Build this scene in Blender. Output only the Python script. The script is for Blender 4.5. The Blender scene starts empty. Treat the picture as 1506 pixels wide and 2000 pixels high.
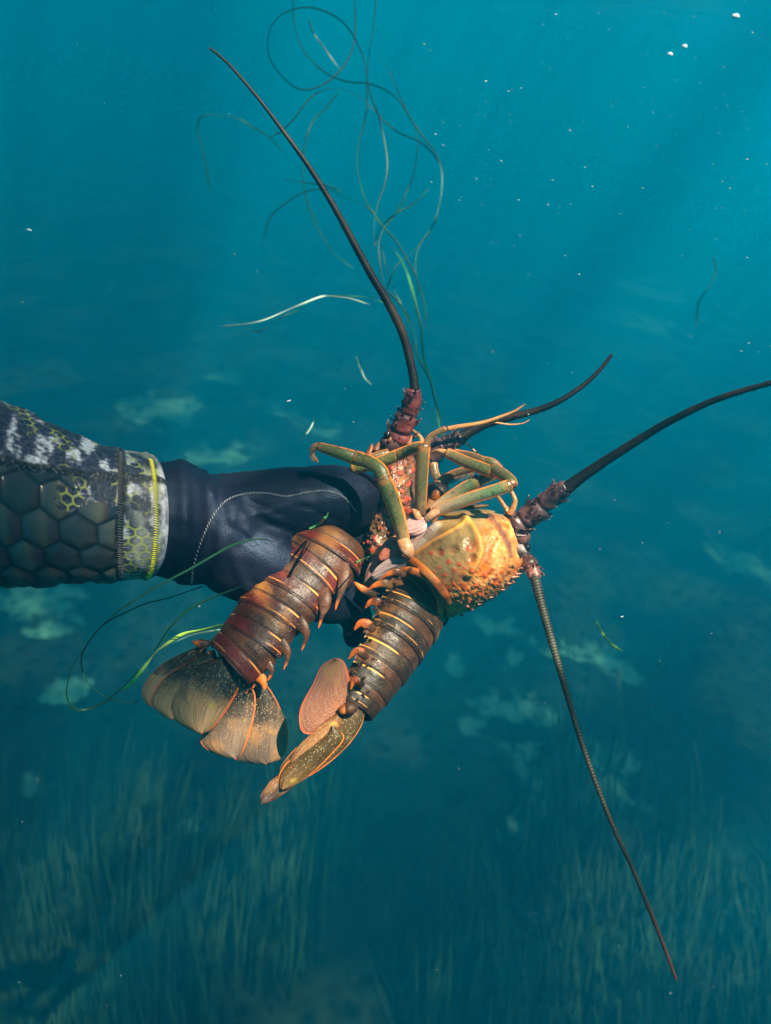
import bpy, bmesh, math, random
import numpy as np
from mathutils import Vector, Matrix, noise as mnoise

# ------------------------------------------------------------------ camera, sky, sun, exposure
scene = bpy.context.scene
COL = scene.collection
W0, H0, FPX = 1506.0, 2000.0, 1428.0          # photograph size and focal length in its pixels
PITCH, ROLL = 32.5, 12.0                      # camera looks down 32.5 degrees, tilted 12 degrees
cam_data = bpy.data.cameras.new('camera')
cam = bpy.data.objects.new('camera', cam_data)
COL.objects.link(cam)
cam_data.sensor_fit = 'VERTICAL'
cam_data.sensor_height = 24.0
cam_data.lens = 24.0 * FPX / H0
cam_data.clip_start = 0.02
cam_data.clip_end = 400.0
cam_data.dof.use_dof = True
cam_data.dof.focus_distance = 0.61
cam_data.dof.aperture_fstop = 4.0
CAMM = Matrix.Rotation(math.radians(90 - PITCH), 4, 'X') @ Matrix.Rotation(math.radians(ROLL), 4, 'Z')
cam.matrix_world = CAMM
scene.camera = cam

SURF_Z, BED_Z = 1.25, -4.4
to_sun = (CAMM.to_3x3() @ Vector((0.40, 0.56, 0.72))).normalized()   # light comes from above, right, a little behind
sun_el = math.asin(to_sun.z)
sun_az = math.atan2(to_sun.x, to_sun.y)

world = bpy.data.worlds.new('World')
scene.world = world
world.use_nodes = True
wn = world.node_tree
sky = wn.nodes.new('ShaderNodeTexSky')
sky.sky_type = 'NISHITA'
sky.sun_disc = False
sky.sun_elevation = sun_el
sky.sun_rotation = sun_az
bgn = wn.nodes['Background']
bgn.inputs['Strength'].default_value = 0.05
wn.links.new(sky.outputs[0], bgn.inputs['Color'])

sun_data = bpy.data.lights.new('sun', 'SUN')
sun_data.energy = 5.0
sun_data.angle = math.radians(0.5)
sun_data.color = (1.0, 0.87, 0.68)
sun = bpy.data.objects.new('sun', sun_data)
COL.objects.link(sun)
sun.rotation_euler = to_sun.to_track_quat('Z', 'Y').to_euler()
sun.location = to_sun * 30

scene.view_settings.view_transform = 'Standard'
scene.view_settings.look = 'None'
scene.view_settings.exposure = 2.38
scene.view_settings.gamma = 1.0
scene.render.engine = 'CYCLES'
scene.cycles.use_denoising = True
try:
    scene.cycles.denoiser = 'OPENIMAGEDENOISE'
    scene.cycles.denoising_input_passes = 'RGB_ALBEDO_NORMAL'
except Exception:
    pass
scene.cycles.max_bounces = 6
scene.cycles.diffuse_bounces = 1
scene.cycles.glossy_bounces = 2
scene.cycles.transmission_bounces = 2
scene.cycles.volume_bounces = 1
scene.cycles.transparent_max_bounces = 8
scene.cycles.caustics_reflective = False
scene.cycles.caustics_refractive = False
scene.cycles.sample_clamp_indirect = 4.0

random.seed(11)
rng = np.random.default_rng(11)

# ------------------------------------------------------------------ helpers
def P(px, py, d):
    """Point seen at photograph pixel (px, py), d metres in front of the camera."""
    return CAMM @ Vector(((px - W0 / 2) / FPX * d, -(py - H0 / 2) / FPX * d, -d))

CR = CAMM.to_3x3()
def D(x, y, z=0.0):
    """Direction: x right, y up, z toward the viewer, as the camera stands."""
    return (CR @ Vector((x, y, z))).normalized()

def px2m(n, d):
    return n / FPX * d

def obj(name, verts, faces, mat, parent=None, smooth=True, attrs=None):
    me = bpy.data.meshes.new(name)
    me.from_pydata([tuple(v) for v in verts], [], faces)
    me.update()
    if smooth:
        me.polygons.foreach_set('use_smooth', [True] * len(me.polygons))
    if attrs:
        for k, vals in attrs.items():
            vals = np.asarray(vals, dtype=np.float32)
            if vals.ndim == 1:
                a = me.attributes.new(k, 'FLOAT', 'POINT'); a.data.foreach_set('value', vals)
            else:
                a = me.attributes.new(k, 'FLOAT_VECTOR', 'POINT'); a.data.foreach_set('vector', vals.reshape(-1))
    o = bpy.data.objects.new(name, me)
    COL.objects.link(o)
    if mat is not None:
        me.materials.append(mat)
    if parent is not None:
        o.parent = parent
        o.matrix_parent_inverse = parent.matrix_world.inverted()
    return o

def tag(o, label=None, cat=None, group=None, kind=None):
    if label: o['label'] = label
    if cat: o['category'] = cat
    if group: o['group'] = group
    if kind: o['kind'] = kind
    return o

def empty(name, loc, label, cat, group=None):
    o = bpy.data.objects.new(name, None)
    COL.objects.link(o)
    o.empty_display_size = 0.05
    o.matrix_world = Matrix.Translation(loc)
    return tag(o, label, cat, group)

class NT:
    """Small node-tree builder."""
    def __init__(self, name):
        self.mat = bpy.data.materials.new(name)
        self.mat.use_nodes = True
        self.t = self.mat.node_tree
        self.bsdf = self.t.nodes['Principled BSDF']
        self.out = self.t.nodes['Material Output']
    def n(self, typ, ins=None, **kw):
        nd = self.t.nodes.new(typ)
        for k, v in kw.items():
            setattr(nd, k, v)
        for k, v in (ins or {}).items():
            self.set(nd.inputs[k], v)
        return nd
    def set(self, sock, v):
        if hasattr(v, 'is_output'):
            self.t.links.new(v, sock)
        elif isinstance(v, bpy.types.Node):
            self.t.links.new(v.outputs[0], sock)
        else:
            if sock.type == 'RGBA' and len(v) == 3:
                v = (*v, 1)
            sock.default_value = v
    def attr(self, name):
        return self.n('ShaderNodeAttribute', attribute_name=name).outputs['Fac']
    def attrv(self, name):
        return self.n('ShaderNodeAttribute', attribute_name=name).outputs['Vector']
    def math(self, op, a, b=0.0, c=0.0, clamp=False):
        nd = self.n('ShaderNodeMath', operation=op, use_clamp=clamp)
        self.set(nd.inputs[0], a); self.set(nd.inputs[1], b); self.set(nd.inputs[2], c)
        return nd.outputs[0]
    def mix(self, f, a, b):
        nd = self.n('ShaderNodeMix', data_type='RGBA')
        self.set(nd.inputs[0], f); self.set(nd.inputs[6], a); self.set(nd.inputs[7], b)
        return nd.outputs[2]
    def mul(self, f, a, b):
        nd = self.n('ShaderNodeMix', data_type='RGBA', blend_type='MULTIPLY')
        self.set(nd.inputs[0], f); self.set(nd.inputs[6], a); self.set(nd.inputs[7], b)
        return nd.outputs[2]
    def rng(self, v, a, b, lo=0.0, hi=1.0):
        nd = self.n('ShaderNodeMapRange', {'From Min': a, 'From Max': b, 'To Min': lo, 'To Max': hi})
        nd.interpolation_type = 'SMOOTHSTEP'
        self.set(nd.inputs['Value'], v)
        return nd.outputs[0]
    def pos(self):
        return self.n('ShaderNodeNewGeometry').outputs['Position']
    def noise(self, scale, vec=None, detail=4.0, rough=0.55, dist=0.0):
        nd = self.n('ShaderNodeTexNoise', {'Scale': scale, 'Detail': detail, 'Roughness': rough, 'Distortion': dist})
        self.set(nd.inputs['Vector'], vec if vec is not None else self.pos())
        return nd.outputs['Fac']
    def voro(self, scale, vec=None, feature='F1', out='Distance', rand=1.0):
        nd = self.n('ShaderNodeTexVoronoi', {'Scale': scale, 'Randomness': rand}, feature=feature)
        self.set(nd.inputs['Vector'], vec if vec is not None else self.pos())
        return nd.outputs[out]
    def ramp(self, f, stops):
        nd = self.n('ShaderNodeValToRGB')
        el = nd.color_ramp.elements
        while len(el) < len(stops): el.new(0.5)
        for e, (p, c) in zip(el, stops):
            e.position = p; e.color = (*c, 1)
        self.set(nd.inputs[0], f)
        return nd.outputs[0]
    def bump(self, h, strength=0.5, dist=0.001, normal=None):
        nd = self.n('ShaderNodeBump', {'Strength': strength, 'Distance': dist})
        self.set(nd.inputs['Height'], h)
        if normal is not None: self.set(nd.inputs['Normal'], normal)
        return nd.outputs[0]
    def done(self, color=None, rough=None, normal=None, spec=None, **kw):
        b = self.bsdf
        if color is not None: self.set(b.inputs['Base Color'], color)
        if rough is not None: self.set(b.inputs['Roughness'], rough)
        if normal is not None: self.set(b.inputs['Normal'], normal)
        if spec is not None: self.set(b.inputs['Specular IOR Level'], spec)
        for k, v in kw.items():
            self.set(b.inputs[k], v)
        return self.mat

def cr(pts, n):
    """Catmull-Rom through rows of numbers, n samples."""
    p = np.asarray(pts, float)
    k = len(p)
    t = np.linspace(0, k - 1, n)
    out = np.zeros((n, p.shape[1]))
    for i, u in enumerate(t):
        j = min(int(u), k - 2); f = u - j
        p0 = p[j - 1] if j > 0 else 2 * p[0] - p[1]
        p3 = p[j + 2] if j + 2 < k else 2 * p[-1] - p[-2]
        a, b = p[j], p[j + 1]
        out[i] = 0.5 * (2 * a + (b - p0) * f + (2 * p0 - 5 * a + 4 * b - p3) * f * f + (3 * a - p0 - 3 * b + p3) * f ** 3)
    return out

# ------------------------------------------------------------------ water: surface, volume
def water_surface():
    n, half = 150, 60.0
    u = np.linspace(-1, 1, n)
    g = np.sign(u) * np.abs(u) ** 2.2 * half
    vs, fs = [], []
    for j in range(n):
        for i in range(n):
            x, y = g[i], g[j]
            z = SURF_Z + 0.03 * mnoise.noise(Vector((x * 0.9, y * 0.9, 0.3))) + 0.015 * mnoise.noise(Vector((x * 2.7, y * 2.7, 5.3)))
            vs.append((x, y, z))
    for j in range(n - 1):
        for i in range(n - 1):
            a = j * n + i
            fs.append((a, a + 1, a + n + 1, a + n))
    m = NT('rippled_water_surface')
    sh = m.n('ShaderNodeVectorMath', operation='ADD'); m.set(sh.inputs[0], m.pos()); sh.inputs[1].default_value = (-0.76, -0.50, 0.0)
    p = sh.outputs[0]
    w = m.n('ShaderNodeTexNoise', {'Scale': 2.3, 'Detail': 2.0})
    m.set(w.inputs['Vector'], p)
    warp = m.n('ShaderNodeVectorMath', operation='MULTIPLY_ADD')
    m.set(warp.inputs[0], w.outputs['Color']); warp.inputs[1].default_value = (0.20, 0.20, 0.0); m.set(warp.inputs[2], p)
    e1 = m.voro(10.5, warp.outputs[0], 'DISTANCE_TO_EDGE')
    e2 = m.voro(4.3, warp.outputs[0], 'DISTANCE_TO_EDGE')
    l1 = m.rng(e1, 0.0, 0.24, 1.0, 0.0)
    l2 = m.rng(e2, 0.0, 0.20, 1.0, 0.0)
    broad = m.rng(m.noise(0.75, p, 2.5), 0.46, 0.60, 0.0, 1.0)      # broad clear patches painted in the transparency, to shape light shafts
    s = m.math('MAXIMUM', m.math('MULTIPLY', l1, 0.85), m.math('MULTIPLY', l2, 0.90))
    s = m.math('ADD', s, 0.10, clamp=True)
    # added bright spot in the transparency, to light the divers' catch more strongly
    c0 = Vector(P(790, 1110, .60)); c0 = c0 + to_sun * ((SURF_Z - c0.z) / to_sun.z)
    dv = m.n('ShaderNodeVectorMath', operation='DISTANCE'); m.set(dv.inputs[0], m.pos()); dv.inputs[1].default_value = c0
    wob = m.math('MULTIPLY', m.math('SUBTRACT', m.noise(6.0, m.pos(), 2.0), 0.5), 0.22)
    light_spot = m.rng(m.math('ADD', dv.outputs['Value'], wob), 0.05, 0.32, 1.0, 0.0)
    s = m.math('MAXIMUM', s, m.math('MULTIPLY', m.rng(m.math('ADD', dv.outputs['Value'], wob), 0.04, 0.20, 1.0, 0.0), 0.52))
    s = m.math('MULTIPLY', s, m.math('ADD', m.math('MULTIPLY', m.math('MAXIMUM', broad, light_spot), 0.85), 0.15))
    col = m.mix(s, (0, 0, 0), (0.97, 1.0, 1.0))  # caustic lines and pools of light are drawn in this transparency colour
    tr = m.n('ShaderNodeBsdfTransparent'); m.set(tr.inputs[0], col)
    gl = m.n('ShaderNodeBsdfGlossy', {'Roughness': 0.12}); gl.inputs[0].default_value = (0.8, 0.9, 0.95, 1)
    mx = m.n('ShaderNodeMixShader'); lw = m.n('ShaderNodeLayerWeight', {'Blend': 0.5})
    m.set(mx.inputs[0], m.rng(lw.outputs['Facing'], 0.30, 0.50, 0.06, 0.94))   # seen flat from below the surface mirrors the water
    m.set(mx.inputs[1], tr.outputs[0]); m.set(mx.inputs[2], gl.outputs[0])
    m.t.links.new(mx.outputs[0], m.out.inputs['Surface'])
    o = obj('water_surface', vs, fs, m.mat)
    tag(o, 'rippled underside of the sea surface far above', 'water', kind='structure')
    return o
water_surface()

def haze():
    h = 70.0
    z0, z1 = BED_Z - 1.6, SURF_Z - 0.08
    vs = [(x, y, z) for z in (z0, z1) for x, y in ((-h, -h), (h, -h), (h, h), (-h, h))]
    fs = [(3, 2, 1, 0), (4, 5, 6, 7), (0, 1, 5, 4), (1, 2, 6, 5), (2, 3, 7, 6), (3, 0, 4, 7)]
    m = NT('sea_water_haze')
    m.t.nodes.remove(m.bsdf)
    v = m.n('ShaderNodeVolumePrincipled')
    v.inputs['Color'].default_value = (0.0, 0.585, 0.99, 1)
    v.inputs['Absorption Color'].default_value = (0.04, 0.14, 0.40, 1)
    v.inputs['Density'].default_value = 0.19
    v.inputs['Anisotropy'].default_value = 0.50
    m.t.links.new(v.outputs[0], m.out.inputs['Volume'])
    o = obj('haze', vs, fs, m.mat, smooth=False)
    tag(o, 'teal sea water that fades everything far off', 'water', kind='stuff')
haze()

# ------------------------------------------------------------------ sea floor
def ray_bed(px, py, z=BED_Z):
    v = P(px, py, 1.0)
    return v * (z / v.z)

SAND = [  # sand patches between the weed: photograph pixel, radius in metres
    (1150, 1500, .30), (1190, 1530, .26), (1110, 1540, .22), (1215, 1490, .16), (1165, 1560, .16),
    (1010, 1365, .17), (1060, 1375, .15), (950, 1380, .14), (940, 1410, .10), (985, 1445, .08), (1035, 1470, .10),
    (1060, 1500, .08), (1100, 1640, .14), (1030, 1610, .12), (1180, 1270, .22), (1230, 1290, .16), (1140, 1265, .16),
    (1225, 1320, .12), (1460, 1095, .45), (1500, 1100, .25), (985, 1230, .18), (950, 1220, .18),
    (440, 735, .5), (330, 800, .7), (300, 805, .4), (545, 790, .5), (620, 820, .5), (440, 875, .55), (395, 880, .35),
    (250, 800, .35), (60, 1165, .4), (30, 1155, .35), (100, 1215, .28), (70, 1225, .2), (100, 1330, .16), (130, 1335, .14), (160, 1330, .08),
    (60, 1510, .14), (105, 1525, .10), (395, 1610, .14), (425, 1600, .10), (620, 1575, .10), (660, 1590, .08),
    (545, 1570, .08), (570, 1575, .07), (1060, 1260, .12), (1195, 1790, .12), (1240, 620, 1.0), (1280, 560, 1.3),
    (690, 1210, .2), (740, 1300, .12), (130, 1150, .25), (1000, 1290, .1), (880, 1290, .12),
]
def sea_floor():
    n, half = 420, 60.0
    u = np.linspace(-1, 1, n)
    g = np.sign(u) * np.abs(u) ** 3.0 * half
    X, Y = np.meshgrid(g, g + 4.0)
    X = X.ravel(); Y = Y.ravel()
    Z = np.empty_like(X); S = np.zeros_like(X)
    for i in range(len(X)):
        v = Vector((X[i], Y[i], 0))
        Z[i] = BED_Z + 0.16 * mnoise.fractal(v * 0.55, 0.9, 2.0, 4) + 0.05 * mnoise.noise(v * 3.0)
    near = (np.abs(X) < 22) & (np.abs(Y) < 30)
    idx = np.where(near)[0]
    WX = X.copy(); WY = Y.copy()
    for i in idx:
        v = Vector((X[i] * 2.4, Y[i] * 2.4, 0))
        a = mnoise.noise_vector(v); b = mnoise.noise_vector(v * 3.1)
        WX[i] += 0.16 * a.x + 0.07 * b.x; WY[i] += 0.16 * a.y + 0.07 * b.y
    for (px, py, r) in SAND:
        c = ray_bed(px, py); r = r * (1.2 if px > 800 else 0.68)
        d = np.hypot(WX - c.x, (WY - c.y)) / r
        S = np.maximum(S, np.clip(1.45 - 0.85 * d, 0, 1.1))
    Z -= 0.08 * S
    vs = np.stack([X, Y, Z], 1)
    fs = []
    for j in range(n - 1):
        for i in range(n - 1):
            a = j * n + i
            fs.append((a, a + 1, a + n + 1, a + n))
    m = NT('sea_floor_sand_and_weed')
    p = m.pos()
    s = m.attr('sand')
    weed = m.ramp(m.noise(1.6, p, 6.0), [(0.3, (0.004, 0.011, 0.010)), (0.55, (0.010, 0.028, 0.018)), (0.75, (0.024, 0.060, 0.034))])
    weed = m.mul(m.rng(m.noise(9.0, p, 5.0), 0.3, 0.7), weed, (0.5, 0.55, 0.5))
    sand = m.mix(m.noise(14.0, p, 5.0), (0.055, 0.20, 0.16), (0.10, 0.32, 0.26))
    f = m.rng(m.math('ADD', s, m.math('MULTIPLY', m.math('SUBTRACT', m.noise(4.5, p, 8.0, 0.72), 0.5), 3.0)), 0.60, 1.15)
    m.done(m.mix(f, weed, sand), 0.95, m.bump(m.noise(11.0, p, 6.0), 0.8, 0.05), 0.1)
    o = obj('sea_floor', vs, fs, m.mat, attrs={'sand': S})
    tag(o, 'dark weedy sea floor with pale patches of bare sand', 'sea floor', kind='structure')
sea_floor()
# ------------------------------------------------------------------ shape tools
from mathutils.bvhtree import BVHTree

def nrm(a):
    a = np.asarray(a, float)
    return a / np.maximum(np.linalg.norm(a, axis=-1, keepdims=True), 1e-9)

def PP(rows):
    """(px, py, d) rows to world points."""
    return np.array([P(*r[:3]) for r in rows])

VIEW = np.array(D(0, 0, 1))

def grid_faces(k, n, wrap=True, off=0):
    f = []
    for i in range(k - 1):
        for j in range(n if wrap else n - 1):
            a = off + i * n + j; b = off + i * n + (j + 1) % n
            f.append((a, b, b + n, a + n))
    return f

def sweep(path, ra, rb=None, up=None, n=20, cap=True, mod=None):
    """Tube along a path. ra half width, rb half depth; up: the direction rb points in. Angle 0 is the side."""
    path = np.asarray(path, float); k = len(path)
    ra = np.broadcast_to(np.asarray(ra, float), (k,)); rb = ra if rb is None else np.broadcast_to(np.asarray(rb, float), (k,))
    up = VIEW if up is None else np.asarray(up, float)
    up = np.broadcast_to(up, (k, 3))
    t = nrm(np.gradient(path, axis=0))
    side = nrm(np.cross(t, up)); up2 = np.cross(side, t)
    th = np.arange(n) / n * 2 * np.pi
    c, s = np.cos(th), np.sin(th)
    m = np.ones((k, n)) if mod is None else mod
    V = path[:, None, :] + side[:, None, :] * (ra[:, None] * c[None] * m)[..., None] + up2[:, None, :] * (rb[:, None] * s[None] * m)[..., None]
    V = V.reshape(-1, 3)
    F = grid_faces(k, n)
    arc = np.concatenate([[0], np.cumsum(np.linalg.norm(np.diff(path, axis=0), axis=1))])
    U = np.tile(th, k); A = np.repeat(arc, n); S = np.repeat(arc / arc[-1], n)
    if cap:
        b = len(V)
        V = np.vstack([V, path[0] - t[0] * ra[0] * 0.35, path[-1] + t[-1] * ra[-1] * 0.35])
        for j in range(n):
            F.append((b, (j + 1) % n, j)); F.append((b + 1, (k - 1) * n + j, (k - 1) * n + (j + 1) % n))
        U = np.append(U, [0, 0]); A = np.append(A, [0, arc[-1]]); S = np.append(S, [0, 1])
    return V, F, {'ang': U, 'arc': A, 'sn': S}

class Mesh:
    """Collects pieces that form ONE mesh."""
    def __init__(self):
        self.v = []; self.f = []; self.a = {}; self.n = 0
    def add(self, V, F, A=None):
        V = np.asarray(V, float); m = len(V)
        self.v.append(V); self.f += [tuple(i + self.n for i in f) for f in F]
        A = A or {}
        for k in set(list(self.a) + list(A)):
            cur = self.a.setdefault(k, np.zeros(self.n))
            self.a[k] = np.concatenate([cur, np.broadcast_to(np.asarray(A.get(k, 0.0), float), (m,))])
        self.n += m
        return self
    def build(self, name, mat, parent=None, smooth=True):
        return obj(name, np.vstack(self.v), self.f, mat, parent, smooth, self.a)

def spine(base, direction, r, h, n=8, bend=None, **at):
    """A small hooked thorn."""
    base = np.asarray(base, float); d = nrm(direction)
    k = 6
    s = np.linspace(0, 1, k)
    b = np.zeros(3) if bend is None else np.asarray(bend, float)
    path = base + d * (s * h)[:, None] - d * 0.25 * r + b * (s ** 2 * h)[:, None]
    ref = np.array([0.3, 0.5, 0.81]) if abs(d[2]) < 0.8 else np.array([0.8, 0.5, 0.1])
    V, F, A = sweep(path, r * (1 - s) ** 0.8 + r * 0.03, None, ref, n)
    A = {'tip': A['sn']}; A.update({k2: np.full(len(V), v2) for k2, v2 in at.items()})
    return V, F, A

def blob(c, rad, axes=None, n=14, m=10, **at):
    c = np.asarray(c, float); rad = np.broadcast_to(np.asarray(rad, float), (3,))
    ax = np.eye(3) if axes is None else np.asarray(axes, float)
    V = []; F = []
    for i in range(m + 1):
        ph = math.pi * i / m
        for j in range(n):
            t = 2 * math.pi * j / n
            l = np.array([math.sin(ph) * math.cos(t), math.sin(ph) * math.sin(t), math.cos(ph)]) * rad
            V.append(c + l @ ax)
    return V, grid_faces(m + 1, n), {k2: np.full(len(V), v2) for k2, v2 in at.items()}

def bvh_of(o):
    me = o.data
    vs = [o.matrix_world @ v.co for v in me.vertices]
    return BVHTree.FromPolygons(vs, [tuple(p.vertices) for p in me.polygons])

def hit(bvh, px, py, lift=0.0):
    d = P(px, py, 1.0).normalized()
    loc, nor, i, dist = bvh.ray_cast(Vector((0, 0, 0)), d)
    if loc is None:
        return None
    if nor.dot(d) > 0: nor = -nor
    return np.array(loc + nor * lift), np.array(nor)

# ------------------------------------------------------------------ the diver's arm: sleeve and glove
def hexgrid(x, y, size):
    """Distance to the edge of a hexagon (0 at the edge) and a number per cell, for flat-to-flat size."""
    x = x / size; y = y / size
    r3 = math.sqrt(3)
    def cell(ox, oy):
        i = np.round((x - ox) / 1.0); j = np.round((y - oy) / r3)
        return x - ox - i, y - oy - j * r3, i * 2 + (ox > 0), j * 2 + (oy > 0)
    ax, ay, ai, aj = cell(0, 0); bx, by, bi, bj = cell(0.5, r3 / 2)
    pick = (ax ** 2 + ay ** 2) < (bx ** 2 + by ** 2)
    qx = np.where(pick, ax, bx); qy = np.where(pick, ay, by)
    ci = np.where(pick, ai, bi); cj = np.where(pick, aj, bj)
    d = np.maximum(np.abs(qx), np.abs(qx) * 0.5 + np.abs(qy) * r3 / 2)
    idn = np.modf(np.abs(np.sin(ci * 12.9898 + cj * 78.233) * 43758.5453))[0]
    return (0.5 - d) * size, idn, qx, qy

SL = [(-420, 915, .33, 235, 0), (-200, 938, .42, 205, 5), (0, 962, .50, 180, 12), (110, 984, .54, 153, 20), (200, 1001, .575, 133, 30), (255, 1006, .60, 124, 48), (292, 1008, .615, 120, 58), (300, 1009, .617, 112, 60)]
def make_sleeve(parent):
    K, N = 420, 360
    R = cr(SL, K)
    th = np.arange(N) / N * 2 * np.pi - np.pi           # 0 faces the viewer, +90 deg is the top
    V = np.zeros((K, N, 3)); PX = np.zeros((K, N))
    UPV, RT = np.array(D(0, 1, 0)), np.array(D(1, 0, 0))
    for i in range(K):
        px, py, d, r, b = R[i]
        c = np.array(P(px, py, d)); rm = r / FPX * d; bm = b / FPX * d
        V[i] = c + UPV * (rm * np.sin(th))[:, None] + VIEW * (rm * 0.92 * np.cos(th))[:, None] + RT * (bm * np.cos(th))[:, None]
    pxs = np.repeat(R[:, 0][:, None], N, 1); TH = np.repeat(th[None], K, 0)
    band = np.interp(pxs, [-420, 0, 110, 230, 300], [0.30, 0.34, 0.42, 0.56, 0.58])      # angle of the black taped seam
    arcx = np.interp(R[:, 0], [-420, 300], [-420, 300])
    big, bid, bqx, bqy = hexgrid(pxs + 18, (TH - 0.1) * 122, 56.0)
    sml, sid, _, _ = hexgrid(pxs * 0.96 + 4 + 3 * np.sin(TH * 5), TH * 118, 17.0)
    nz = np.array([[mnoise.fractal(Vector((pxs[i, j] / 34.0 + TH[i, j] * 1.1, TH[i, j] * 2.2 - pxs[i, j] / 120.0, 1.7)), 1.0, 2.0, 4) for j in range(N)] for i in range(K)])
    nz2 = np.array([[mnoise.noise(Vector((pxs[i, j] / 9.0, TH[i, j] * 26.0, 4.1))) for j in range(N)] for i in range(K)])
    seam_v = 236 + 3 * np.sin(TH * 2)
    camo = np.clip(((TH > band) | (pxs > seam_v) | ((pxs > 165 + 40 * nz + 14 * nz2) & (TH > band - 0.42 + 0.2 * nz))).astype(float), 0, 1)
    camo = np.where(np.abs(TH) > 2.6, 1, camo)
    bandm = np.clip(1 - np.abs(TH - band) / 0.085, 0, 1); bandm = np.clip(bandm * 2.2, 0, 1)
    seamm = np.clip(1 - np.abs(pxs - seam_v) / 7.0, 0, 1); seamm = np.clip(seamm * 2.0, 0, 1)
    bandm = np.maximum(bandm, seamm)
    stitch = np.clip(1 - np.abs(pxs - 283) / 6.0, 0, 1)
    h = np.zeros((K, N))
    bigm = (1 - camo) * (1 - bandm)
    h += bigm * np.clip(big / 13.0, 0, 1) ** 0.7 * 0.0026
    h += camo * np.clip(sml / 2.5, 0, 1) * 0.00025
    h += bandm * 0.0009 + stitch * 0.0012
    h += 0.0022 * np.array([mnoise.noise(Vector((pxs[i, 0] / 60.0, 2.0, 0.0))) for i in range(K)])[:, None] * np.clip(-np.sin(TH), 0, 1)
    h += 0.0016 * np.array([[mnoise.noise(Vector((pxs[i, j] / 30.0, TH[i, j] * 1.6 + pxs[i, j] / 90.0, 8.0))) for j in range(N)] for i in range(K)])
    nv = nrm(V - np.array([P(*R[i, :3]) for i in range(K)])[:, None, :])
    V = V + nv * h[..., None]
    F = grid_faces(K, N) + [tuple(range(N))]
    A = {'px': pxs.ravel(), 'ang': TH.ravel(), 'big': (big / 58).ravel(), 'bid': bid.ravel(), 'bqx': bqx.ravel(), 'sml': (sml / 17).ravel(), 'sid': sid.ravel(),
         'camo': camo.ravel(), 'band': bandm.ravel(), 'nz': nz.ravel(), 'nz2': nz2.ravel()}
    m = NT('printed_neoprene_sleeve')
    p = m.pos()
    nzv = m.attr('nz'); n2 = m.attr('nz2')
    # large scales, each a gradient of olive greys, with rainbow light glints painted in
    sc = m.mix(m.attr('bid'), (0.010, 0.014, 0.019), (0.034, 0.038, 0.038))
    pr = m.ramp(m.math('ADD', m.attr('bqx'), 0.5), [(0.0, (0.010, 0.015, 0.026)), (0.35, (0.045, 0.050, 0.045)), (0.6, (0.085, 0.082, 0.055)), (0.72, (0.05, 0.026, 0.018)), (0.85, (0.010, 0.018, 0.05)), (1.0, (0.005, 0.008, 0.018))])
    sc = m.mix(m.math('MULTIPLY', m.rng(m.attr('bid'), 0.35, 0.8), 0.75), sc, pr)
    sc = m.mix(m.rng(m.attr('big'), 0.0, 0.09), (0.004, 0.005, 0.008), sc)
    # camouflage print: dark blotches, pale patches, small cells outlined in yellow green
    c0 = m.ramp(m.math('ADD', m.math('MULTIPLY', nzv, 0.75), m.math('MULTIPLY_ADD', n2, 0.30, 0.5)),
                [(0.25, (0.002, 0.003, 0.010)), (0.50, (0.006, 0.008, 0.026)), (0.62, (0.028, 0.024, 0.040)), (0.72, (0.16, 0.17, 0.21)), (0.88, (0.38, 0.41, 0.47))])
    fine = m.rng(m.noise(420.0, p, 5.0, 0.7), 0.42, 0.62)
    c0 = m.mix(m.math('MULTIPLY', fine, 0.55), c0, m.mix(m.noise(90.0, p), (0.004, 0.006, 0.018), (0.09, 0.10, 0.15)))
    c0 = m.mix(m.math('MULTIPLY', m.rng(m.attr('px'), 236.0, 262.0), 0.55), c0, m.mix(m.rng(m.noise(60.0, p, 4.0), 0.4, 0.62), (0.015, 0.018, 0.03), (0.22, 0.235, 0.21)))
    yel = m.math('MULTIPLY', m.rng(m.attr('sml'), 0.05, 0.13, 1.0, 0.0), m.rng(m.math('ADD', m.noise(38.0, p, 2.0), m.math('MULTIPLY', m.rng(m.attr('px'), 200.0, 290.0), 0.16)), 0.54, 0.62))
    c0 = m.mix(m.math('MULTIPLY', yel, 0.60), c0, (0.24, 0.27, 0.04))
    col = m.mix(m.attr('camo'), sc, c0)
    col = m.mix(m.rng(m.attr('px'), 289.0, 296.0), col, m.mix(m.rng(m.noise(80.0, p, 4.0), 0.4, 0.6), (0.10, 0.11, 0.14), (0.30, 0.32, 0.36)))
    bd = m.mix(m.rng(m.noise(500.0, p, 3.0), 0.5, 0.7), (0.004, 0.004, 0.006), (0.07, 0.07, 0.08))
    col = m.mix(m.attr('band'), col, bd)
    bmp = m.bump(m.noise(900.0, p, 4.0), 0.25, 0.0006)
    m.done(col, m.mix(m.attr('camo'), (0.22, 0.22, 0.22), (0.5, 0.5, 0.5)), bmp, 0.5)
    o = obj('wetsuit_sleeve', V.reshape(-1, 3), F, m.mat, parent, True, A)
    b = bvh_of(o)
    # stitching: zigzag threads laid over the seams
    def zigzag(name, mat, line, amp, r):
        mesh = Mesh(); pts = []
        for k, (x, y) in enumerate(line):
            hh = hit(b, x, y, r * 0.7)
            if hh is not None: pts.append(hh)
        tang = nrm(np.gradient(np.array([q[0] for q in pts]), axis=0))
        for k in range(len(pts) - 1):
            q, nn = pts[k]; sd = np.cross(nn, tang[k])
            a = q - sd * amp - tang[k] * amp * 0.35; c = q + sd * amp + tang[k] * amp * 0.35
            mid = q + nn * r
            mesh.add(*sweep(np.array([a, mid, c]), r * np.array([0.7, 1, 0.7]), None, nn, 6))
        return mesh.build(name, mat, o)
    ym = NT('yellow_thread'); ym = ym.done((0.52, 0.50, 0.02), 0.55)
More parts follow.
